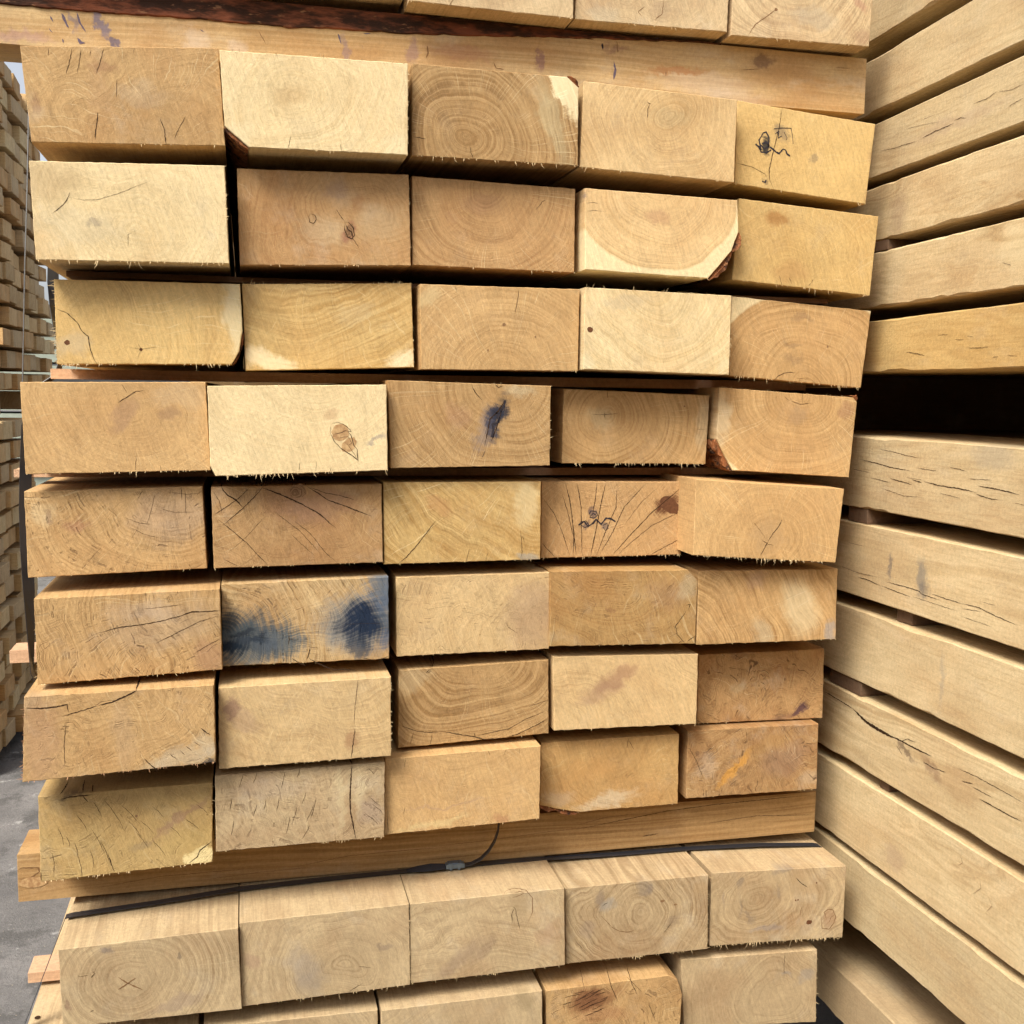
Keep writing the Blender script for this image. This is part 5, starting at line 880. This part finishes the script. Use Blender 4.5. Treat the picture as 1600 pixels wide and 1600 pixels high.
seg = []
for (xa, za), (xb, zb_) in zip(wane[:-1], wane[1:]):
    n_ = max(1, int((xb - xa) / .008))
    for q in range(n_):
        t = q / n_; seg.append((xa + (xb - xa) * t, za + (zb_ - za) * t + rw.uniform(-.0008, .0008)))
seg.append(wane[-1])
rows = []
for xw, zw in seg:
    rows.append([(.0004, xw + .36, zw - .9555), (.0018 + rw.uniform(0, .0012), xw + .36, zw - .9555 + .0012), (.0012 + rw.uniform(0, .0012), xw + .36, (zw + 1.0265) / 2 - .9555), (rw.uniform(.0002, .0012), xw + .36, 1.0268 - .9555)])
for ra_, rb_ in zip(rows[:-1], rows[1:]):
    for q in range(3): wb.face((ra_[q], rb_[q], rb_[q + 1], ra_[q + 1]), RED_BARK)
wb.build('bark', parent=tb)
lath_shade_mat = wood_mat('lath_wood', 'R', (0, .3), 4.0, .5, 240, .3, 0, 0, .5, 9, .6)  # darker copy: shade of the gap put into the wood colour
lath_lit_mat = wood_mat('lath_wood', 'L', (0, .3), 9.0, .5, 240, .3, 0, 0, .5, 9, 1.1)  # brighter copy: light on the left tips put into the colour
LG = 'thin laths laid across between the rows of sleepers'
for x0, x1, y0, z0, z1, mt_, lab in [
  (.10, .98, .14, .8285, .8300, lath_shade_mat, None),
  (.040, 1.012, .055, .7035, .7100, lath_shade_mat, 'shade-darkened lath between second and third rows, its right end under the rust spotted sleeper'),
  (.015, 1.0, .085, .5860, .5980, lath_lit_mat, 'pinkish lath whose squared left end shows between the third and fourth rows'),
  (-.033, 1.0, .105, .4675, .4770, lath_lit_mat, 'pink lath between fourth and fifth rows, left tip behind the black strap'),
  (.02, .95, .12, .3515, .3580, lath_shade_mat, None),
  (-.055, .95, .155, .2275, .2435, lath_lit_mat, 'orange-pink lath tip sticking out at left between the sixth and seventh rows'),
  (.02, .95, .13, .1260, .1275, lath_shade_mat, None),
  (-.044, 1.02, .14, -.1935, -.1800, lath_lit_mat, 'pink lath tip sticking out at left under the row with the X mark'),
 ]:
    if lab is None: continue
    long_x('timber_lath', x0, x1, y0, y0 + .045, z0, z1, mt_, (), lab, 'lath', LG, seed=int(abs(z0) * 1000))

# ------------------------------------------------------------ strapping
STRAP = plain_mat('black_strap_plastic', (.022, .024, .03), 0.34, 0.5, var=.2, scale=300)
def band(path, name, label, cat='strap', parent=None, th=.0007, mat=None):
    """path: list of (centre, half-width vector)"""
    mb = MB(); mt_ = mat or STRAP
    C_ = [Vector(c) for c, w in path]; W_ = [Vector(w) for c, w in path]
    for k in range(len(path) - 1):
        T = (C_[k + 1] - C_[k]).normalized()
        n0 = T.cross(W_[k]).normalized() * th / 2; n1 = T.cross(W_[k + 1]).normalized() * th / 2
        a0, b0, a1, b1 = C_[k] - W_[k], C_[k] + W_[k], C_[k + 1] - W_[k + 1], C_[k + 1] + W_[k + 1]
        mb.face((a0 + n0, b0 + n0, b1 + n1, a1 + n1), mt_); mb.face((a0 - n0, a1 - n1, b1 - n1, b0 - n0), mt_)
        mb.face((a0 - n0, a0 + n0, a1 + n1, a1 - n1), mt_); mb.face((b0 - n0, b1 - n1, b1 + n1, b0 + n0), mt_)
    o = mb.build(name, parent=parent)
    if label: tag(o, label, cat)
    return o
hw = (0, .0060, 0)
strap_low = band([((1.0505, .0740, -.16), hw), ((1.0500, .0740, -.080), hw), ((1.0475, .0740, -.0745), hw), ((1.040, .0742, -.0725), hw), ((.95, .0775, -.0665), hw), ((.834, .0795, -.0632), hw), ((.74, .080, -.0625), hw), ((.587, .0785, -.0580), hw), ((.425, .0755, -.0580), hw), ((.33, .0735, -.0580), hw), ((.224, .0690, -.0585), hw),
      ((.12, .0600, -.0630), hw), ((.026, .0530, -.0655), hw), ((.0185, .0525, -.0668), hw), ((.0165, .052, -.072), hw), ((-.0315, .040, -.1965), hw), ((-.034, .040, -.35), hw)],
     'packing_strap', 'flat black plastic strap running across the tops of the lower bundle')
# buckle and loose tail
BL = plain_mat('blue_steel_buckle', (.16, .22, .30), 0.35, 0.5, metal=.7, var=.3)
bk = MB()
for (x0, x1, z0, z1, y0, mt_) in [(.492, .517, -.0560, -.0500, .0650, BL), (.495, .514, -.0500, -.0488, .0665, BL), (.497, .500, -.0575, -.0485, .0640, BL), (.508, .511, -.0575, -.0485, .0640, BL)]:
    box(bk, x0, x1, y0, y0 + .009, z0, z1, mt_)
bk.build('buckle', parent=strap_low)
band([((.440, .071, -.0555), (0, .003, .0008)), ((.455, .069, -.0535), (0, .0045, .0022)), ((.472, .067, -.0520), (0, .005, .003)), ((.492, .068, -.0530), (0, .004, .002))], 'folded_tail', None, parent=strap_low)
loop = []
for x, z in [(.517, -.0545), (.528, -.0530), (.540, -.0475), (.551, -.0370), (.559, -.0240), (.5635, -.0100), (.5650, .006), (.5635, .018), (.560, .026)]:
    loop.append(((x, .070, z), (.0004, .0036, 0.0004)))
band(loop, 'loose_tail', None, parent=strap_low, th=.0016)
# twisting strap at the left of the middle bundle
band([((.012, .16, .80), (.0035, .0035, 0)), ((.0125, .14, .705), (.0062, .003, .001)), ((.0135, .13, .675), (.0035, .005, 0)), ((.0150, .125, .650), (.0010, .006, 0)), ((.022, .12, .615), (.001, .006, 0)), ((.020, .11, .592), (.003, .005, 0)),
      ((-.004, .105, .574), (.004, .005, 0)), ((-.016, .10, .53), (.005, .004, 0)), ((-.0185, .10, .48), (.0062, .003, 0)), ((-.0205, .10, .43), (.0066, .003, 0)), ((-.0205, .10, .38), (.0068, .003, 0)), ((-.0195, .10, .33), (.0058, .004, 0)), ((-.0190, .10, .28), (.0036, .005, 0)), ((-.0190, .10, .228), (.0007, .006, 0)), ((-.0080, .10, .20), (.0006, .006, 0))],
     'packing_strap', 'twisted black strap hanging down the left side of the middle bundle')
# thin wire
def tube(mb, pts, r, mat, n=6):
    for a, b in zip(pts[:-1], pts[1:]):
        a, b = Vector(a), Vector(b); d = (b - a).normalized(); u = d.orthogonal().normalized(); v = d.cross(u)
        ra = [a + (u * math.cos(t) + v * math.sin(t)) * r for t in [2 * math.pi * k / n for k in range(n)]]
        rb = [p + (b - a) for p in ra]
        for k in range(n): mb.face((ra[k], ra[(k + 1) % n], rb[(k + 1) % n], rb[k]), mat)
WIRE = plain_mat('grey_wire', (.16, .16, .16), 0.5, 0.4, metal=.5)
wm = MB(); tube(wm, [(.0055, .07, .95), (.0025, .065, .86), (-.0005, .062, .79), (-.0045, .06, .72), (-.008, .06, .65), (-.012, .06, .57)], .0009, WIRE)
tag(wm.build('thin_wire'), 'thin grey wire hanging straight down beside the upper left edge of the stack', 'wire')

# ------------------------------------------------------------ right-hand stack (long sides showing)
PXR = 1.0885
side_specs = [  # name key, z0, z1, yaw, palette, tint, ring, label
 ('A', 1.072, 1.150, 3.0, 'S', .95, .3, 'uppermost long sleeper of the right stack, cut off by the top edge'),
 ('B', .9715, 1.047, 3.0, 'S', .98, .3, 'smooth long sleeper second from the top in the right hand stack'),
 ('C', .8815, .9540, 3.0, 'S', .95, .35, 'long sleeper with thin dark splits along its middle, high in the right-hand stack'),
 ('D', .7930, .8680, 3.0, 'S', .98, .6, 'long sleeper with a fan of curved grain lines, below the upper split one'),
 ('E', .7020, .7780, 3.0, 'S', 1.0, .5, 'long sleeper with a pale knotty patch at the right edge of the photo'),
 ('F', .6130, .6840, 3.0, 'Y', 1.08, .35, 'long sleeper with a few short dark checks, directly over the wide black gap'),
 ('G', .4210, .5235, -.5, 'S', .98, .35, 'long sleeper with many short black splits, directly under the wide black gap'),
 ('H', .2950, .3990, -.5, 'S', 1.0, .35, 'long sleeper with two faint grey smudges and long splits, second in the lower right bundle'),
 ('I', .1730, .2750, -.5, 'S', 1.0, .3, 'clean pale long sleeper without splits, third in the lower right bundle'),
 ('J', .0500, .1510, -.5, 'S', .98, .45, 'long sleeper with one thick black torn crack running downhill'),
 ('K', -.0745, .0340, -.5, 'S', 1.02, .3, 'plain pale long sleeper with faint curly grain, fifth in the lower right bundle'),
 ('L', -.1875, -.0865, -.5, 'S', .95, .2, 'smooth long sleeper at the bottom of the lower right bundle, its left end dark'),
 ('M', -.3450, -.2700, -.5, 'G', 1.0, .2, 'shaded greenish-grey long timber with its top showing at the lower right corner'),
]
SG = 'long sleepers lying side-on in the right-hand stack'
SIDE_ST = {'E': [(-.25, .045, .05, .03, 0, (.72, .62, .42), .95), (-.27, .06, .02, .008, -20, (.3, .22, .14), .5)],
 'H': [(-.005, .055, .006, .022, 0, (.16, .14, .13), .6), (-.075, .05, .012, .03, 0, (.2, .19, .17), .65), (-.085, .035, .014, .012, 0, (.12, .12, .12), .5)],
 'J': [(-.12, .055, .03, .010, 25, (.28, .17, .1), .6), (-.18, .05, .05, .03, 0, (.42, .27, .13), .5), (-.06, .06, .03, .006, 25, (.08, .05, .04), .6)],
 'C': [(-.13, .035, .02, .02, 0, (.62, .52, .36), .8), (-.1, .03, .12, .012, 0, (.42, .3, .2), .4)], 'I': [(-.13, .05, .006, .04, 0, (.3, .27, .22), .35)],
 'G': [(-.2, .09, .05, .02, 0, (.3, .27, .22), .35)], 'K': [(-.05, .03, .03, .02, 0, (.45, .32, .2), .5)], 'D': [(.02, .03, .03, .03, 0, (.36, .24, .14), .5)]}
rng = random.Random(99)
for nm, z0, z1, yaw, pal, ti, ri, lab in side_specs:
    h = z1 - z0; w = .20
    px_ = {'D': .22, 'E': .1, 'J': .1}.get(nm, rng.choice((.17, .26)))
    st = []
    mat = wood_mat('oak_long_grain', pal, (px_, h * rng.uniform(.2, .8)), rng.uniform(0, 30), {'D': 1.7, 'E': 1.4, 'K': 1.8, 'J': 1.2}.get(nm, .7), 200, min(1, ri * (1.5 if nm in 'DEKJ' else 1.25)), 0, 0, .45, 9, ti * rng.uniform(.90, 1.0), SIDE_ST.get(nm, ()), True)
    mb = MB(); r2 = random.Random(ord(nm))
    y0 = -.75 + r2.uniform(-.02, .02)
    long_timber(mb, w, h, y0, 2.6, mat, r2)
    for kind, wd, pts in SIDE_CRACKS.get(nm, []):
        q = [((p[0] / math.cos(math.radians(yaw))), p[1] - z0 * 1000) for p in pts]
        ribbon(mb, q, wd * (.95 if nm == 'J' else .72), LINE[kind], lambda a, b: (-.0004, a, b), r2, jit=.35)
    o = mb.build('long_sleeper', loc=(PXR, 0, z0), rot=(0, 0, -math.radians(yaw)))
    tag(o, lab, 'sleeper', SG)
# darkened wood for the added sleepers and piles that keep light out
blocker_wood = wood_mat('light_blocker_wood', 'T', (.3, .3), 17.0, .5, 120, .3, 0, 0, .5, 9, .45)
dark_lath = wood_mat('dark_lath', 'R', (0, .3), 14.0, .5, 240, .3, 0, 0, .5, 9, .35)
def lath_y(y, w, z0, z1, x0, lab, mat):
    mb = MB(); rr = random.Random(int(y * 999) + 3)
    prism(mb, [(-w, z1 - z0), (0, z1 - z0), (0, 0), (-w, 0)], .5, mat, rr, jit=.0004)
    o = mb.build('timber_lath', loc=(x0, y, z0), rot=(0, 0, -math.pi / 2))
    tag(o, lab, 'lath', 'short laths between the long sleepers on the right')
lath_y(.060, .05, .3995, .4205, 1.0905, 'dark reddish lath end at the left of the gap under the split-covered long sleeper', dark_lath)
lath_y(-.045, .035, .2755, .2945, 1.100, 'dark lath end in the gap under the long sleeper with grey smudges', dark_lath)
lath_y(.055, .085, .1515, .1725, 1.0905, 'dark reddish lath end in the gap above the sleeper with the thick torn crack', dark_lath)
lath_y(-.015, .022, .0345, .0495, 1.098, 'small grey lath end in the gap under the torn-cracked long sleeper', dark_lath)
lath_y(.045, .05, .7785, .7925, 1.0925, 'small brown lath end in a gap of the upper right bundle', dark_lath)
for nm, z0, h, xs, yaw in (('F', .6130, .071, (.205, .41, .615), 3.0), ('G', .4210, .1025, (.205, .41, .615), -.5), ('L', -.1875, .101, (.205, .41), -.5), ('M', -.3450, .075, (.205, .41), -.5)):  # hidden rear sleepers, added to stop light coming through the gaps
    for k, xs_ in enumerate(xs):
        mb = MB(); prism(mb, [(0, h), (.2, h), (.2, 0), (0, 0)], 2.6, blocker_wood, random.Random(k), y0=-.72)
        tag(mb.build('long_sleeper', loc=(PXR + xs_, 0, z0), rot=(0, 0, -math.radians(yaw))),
            'added light-blocking long sleeper %s behind the %s' % (('directly', 'second', 'third')[k], {'F': 'short-checked one above the wide black gap', 'G': 'split-covered one under the wide black gap', 'L': 'bottom one of the lower right bundle', 'M': 'shaded greenish one at lower right'}[nm]), 'sleeper', SG)
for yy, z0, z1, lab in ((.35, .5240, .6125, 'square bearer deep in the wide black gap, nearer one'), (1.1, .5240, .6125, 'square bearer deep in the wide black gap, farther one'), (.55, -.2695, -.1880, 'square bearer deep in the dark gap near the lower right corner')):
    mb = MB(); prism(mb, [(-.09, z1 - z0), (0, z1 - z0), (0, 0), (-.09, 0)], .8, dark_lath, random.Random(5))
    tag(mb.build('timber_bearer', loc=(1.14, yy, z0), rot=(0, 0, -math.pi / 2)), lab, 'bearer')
# added piles that block light: behind the viewer, behind the stack, beyond the right
def blocker_pile(x0, x1, y0, y1, z1, along, seed):
    mb = MB(); rr = random.Random(seed); z = GZ + .02
    while z < z1:
        j = rr.uniform(0, .03)
        box(mb, x0 + (j if along == 'y' else 0), x1, y0 + (j if along == 'x' else 0), y1, z, z + .1, blocker_wood)
        z += .12
    return tag(mb.build('light_blocking_pile'), None, None, kind='stuff')
blocker_pile(-5, 6, -4.1, -3.0, 1.35, 'x', 1)
blocker_pile(.05, 1.05, 2.75, 3.6, 1.2, 'x', 2)
blocker_pile(2.05, 3.0, -.7, 2.2, 1.2, 'y', 3)
# ------------------------------------------------------------ far packs on the left, beam ends facing the aisle
far_mats = [wood_mat('far_timber', p, (.0, .04), 5.0 + k * 3, 1, 120, .4, .2, 0, .8, 9, t) for k, (p, t) in enumerate((('C', .95), ('T', 1.15), ('G', 1.15), ('P', .8), ('P', 1.05)))]
def far_end(w, h, L, mat, seed):
    mb = MB(); prism(mb, [(0, h), (w, h), (w, 0), (0, 0)], L, mat, random.Random(seed), jit=.001, bevel=.002)
    me_o = mb.build('stacked_timber', loc=(0, 0, -50)); return me_o
protos = [far_end(.195, .076, .9, mt_, 40 + k) for k, mt_ in enumerate(far_mats)]
first = [True] * len(protos)
rngF = random.Random(21)
def place_far(k, x, y, z, label, group):
    if first[k]: o = protos[k]; first[k] = False
    else: o = protos[k].copy(); COL.objects.link(o)
    o.location = (x, y, z + rngF.uniform(-.004, .004)); o.rotation_euler = (0, rngF.uniform(-.02, .02), math.pi / 2 + rngF.uniform(-.05, .05)); o.scale = (rngF.uniform(.93, 1.0), 1, rngF.uniform(.9, 1.06))      # local +Y -> world -X, local +X -> world +Y
    tag(o, label, 'timber', group)
NF = ['first', 'second', 'third', 'fourth', 'fifth', 'sixth', 'seventh', 'eighth']
NW = ['lowest', 'second-lowest', 'third', 'fourth', 'fifth', 'sixth', 'seventh', 'eighth', 'ninth', 'tenth', 'eleventh', 'twelfth', 'thirteenth', 'fourteenth', 'fifteenth', 'sixteenth', 'seventeenth']
z = .56; rowi = 0
while z < 2.02:
    xo = -.80 + rngF.uniform(-.02, .03)
    yend = 5.30 if z < 1.25 else 5.12
    nb = 7; y = yend - nb * .203
    for c in range(nb):
        place_far(rngF.randrange(5), xo + rngF.uniform(-.018, .018), y + c * .203, z, 'timber end in upper far-left pile, %s layer up, %s from its far end' % (NW[min(rowi, 16)], NF[nb - 1 - c]), 'timber ends in the upper far pile at left')
    z += .098; rowi += 1
z = -.98; rowi = 0
while z < .42:
    xo = -.80 + rngF.uniform(-.02, .03)
    for c in range(6):
        place_far(rngF.randrange(5), xo + rngF.uniform(-.025, .025), 3.5 + c * .203, z, 'timber end in lower far-left pile, %s layer up, %s from its near end' % (NW[min(rowi, 16)], NF[c]), 'timber ends in the lower far pile at left')
    z += .102; rowi += 1
mbf = MB(); fb = wood_mat('far_timber', 'G', (0, .2), 6, 1, 100, .4, 0, 0, .6, 9, .8)
for yy, z0, z1, lab in ((3.6, .46, .552, 'weathered bearer between the two far piles at left, nearer one'), (4.7, .46, .552, 'weathered bearer between the two far piles at left, farther one')):
    mb = MB(); box(mb, -1.7, -.76, yy, yy + .1, z0, z1, fb); tag(mb.build('timber_bearer'), lab, 'bearer')
for yy in (3.5, 4.6):
    mb = MB(); box(mb, -1.7, -.80, yy, yy + .12, GZ + .001, -.985, fb); tag(mb.build('timber_bearer'), 'bearer on the ground under the lower far pile, %s one' % ('nearer' if yy < 4 else 'farther'), 'bearer')
# pale pile of boards far behind
gm = plain_mat('weathered_board', (.30, .33, .27), .85, .1, scale=20)
zb = GZ
for k in range(16):
    mb = MB(); box(mb, -3.2, .9, 9.0 + .02 * (k % 3), 9.9, zb + .02, zb + .13, gm)
    tag(mb.build('stacked_board'), 'greenish weathered board in the distant pile between the far timber and the stack, %s up' % NW[k], 'board', 'boards in the distant pile'); zb += .14
# black ends of screw holes on the bright sleeper top at far left
hm = MB()
for hx, hy in ((-.020, .065), (-.024, .010)):
    hm.face([(hx + .0035 * math.cos(t), hy + .0042 * math.sin(t), 0) for t in [k * math.pi / 5 for k in range(10)]], CRACK)
ho = hm.build('screw_hole'); low1 = [o for o in bpy.data.objects if o.get('label') == LABEL[(10, 1)]][0]
ho.parent = low1; ho.location = (-.0732, 0, .1125)
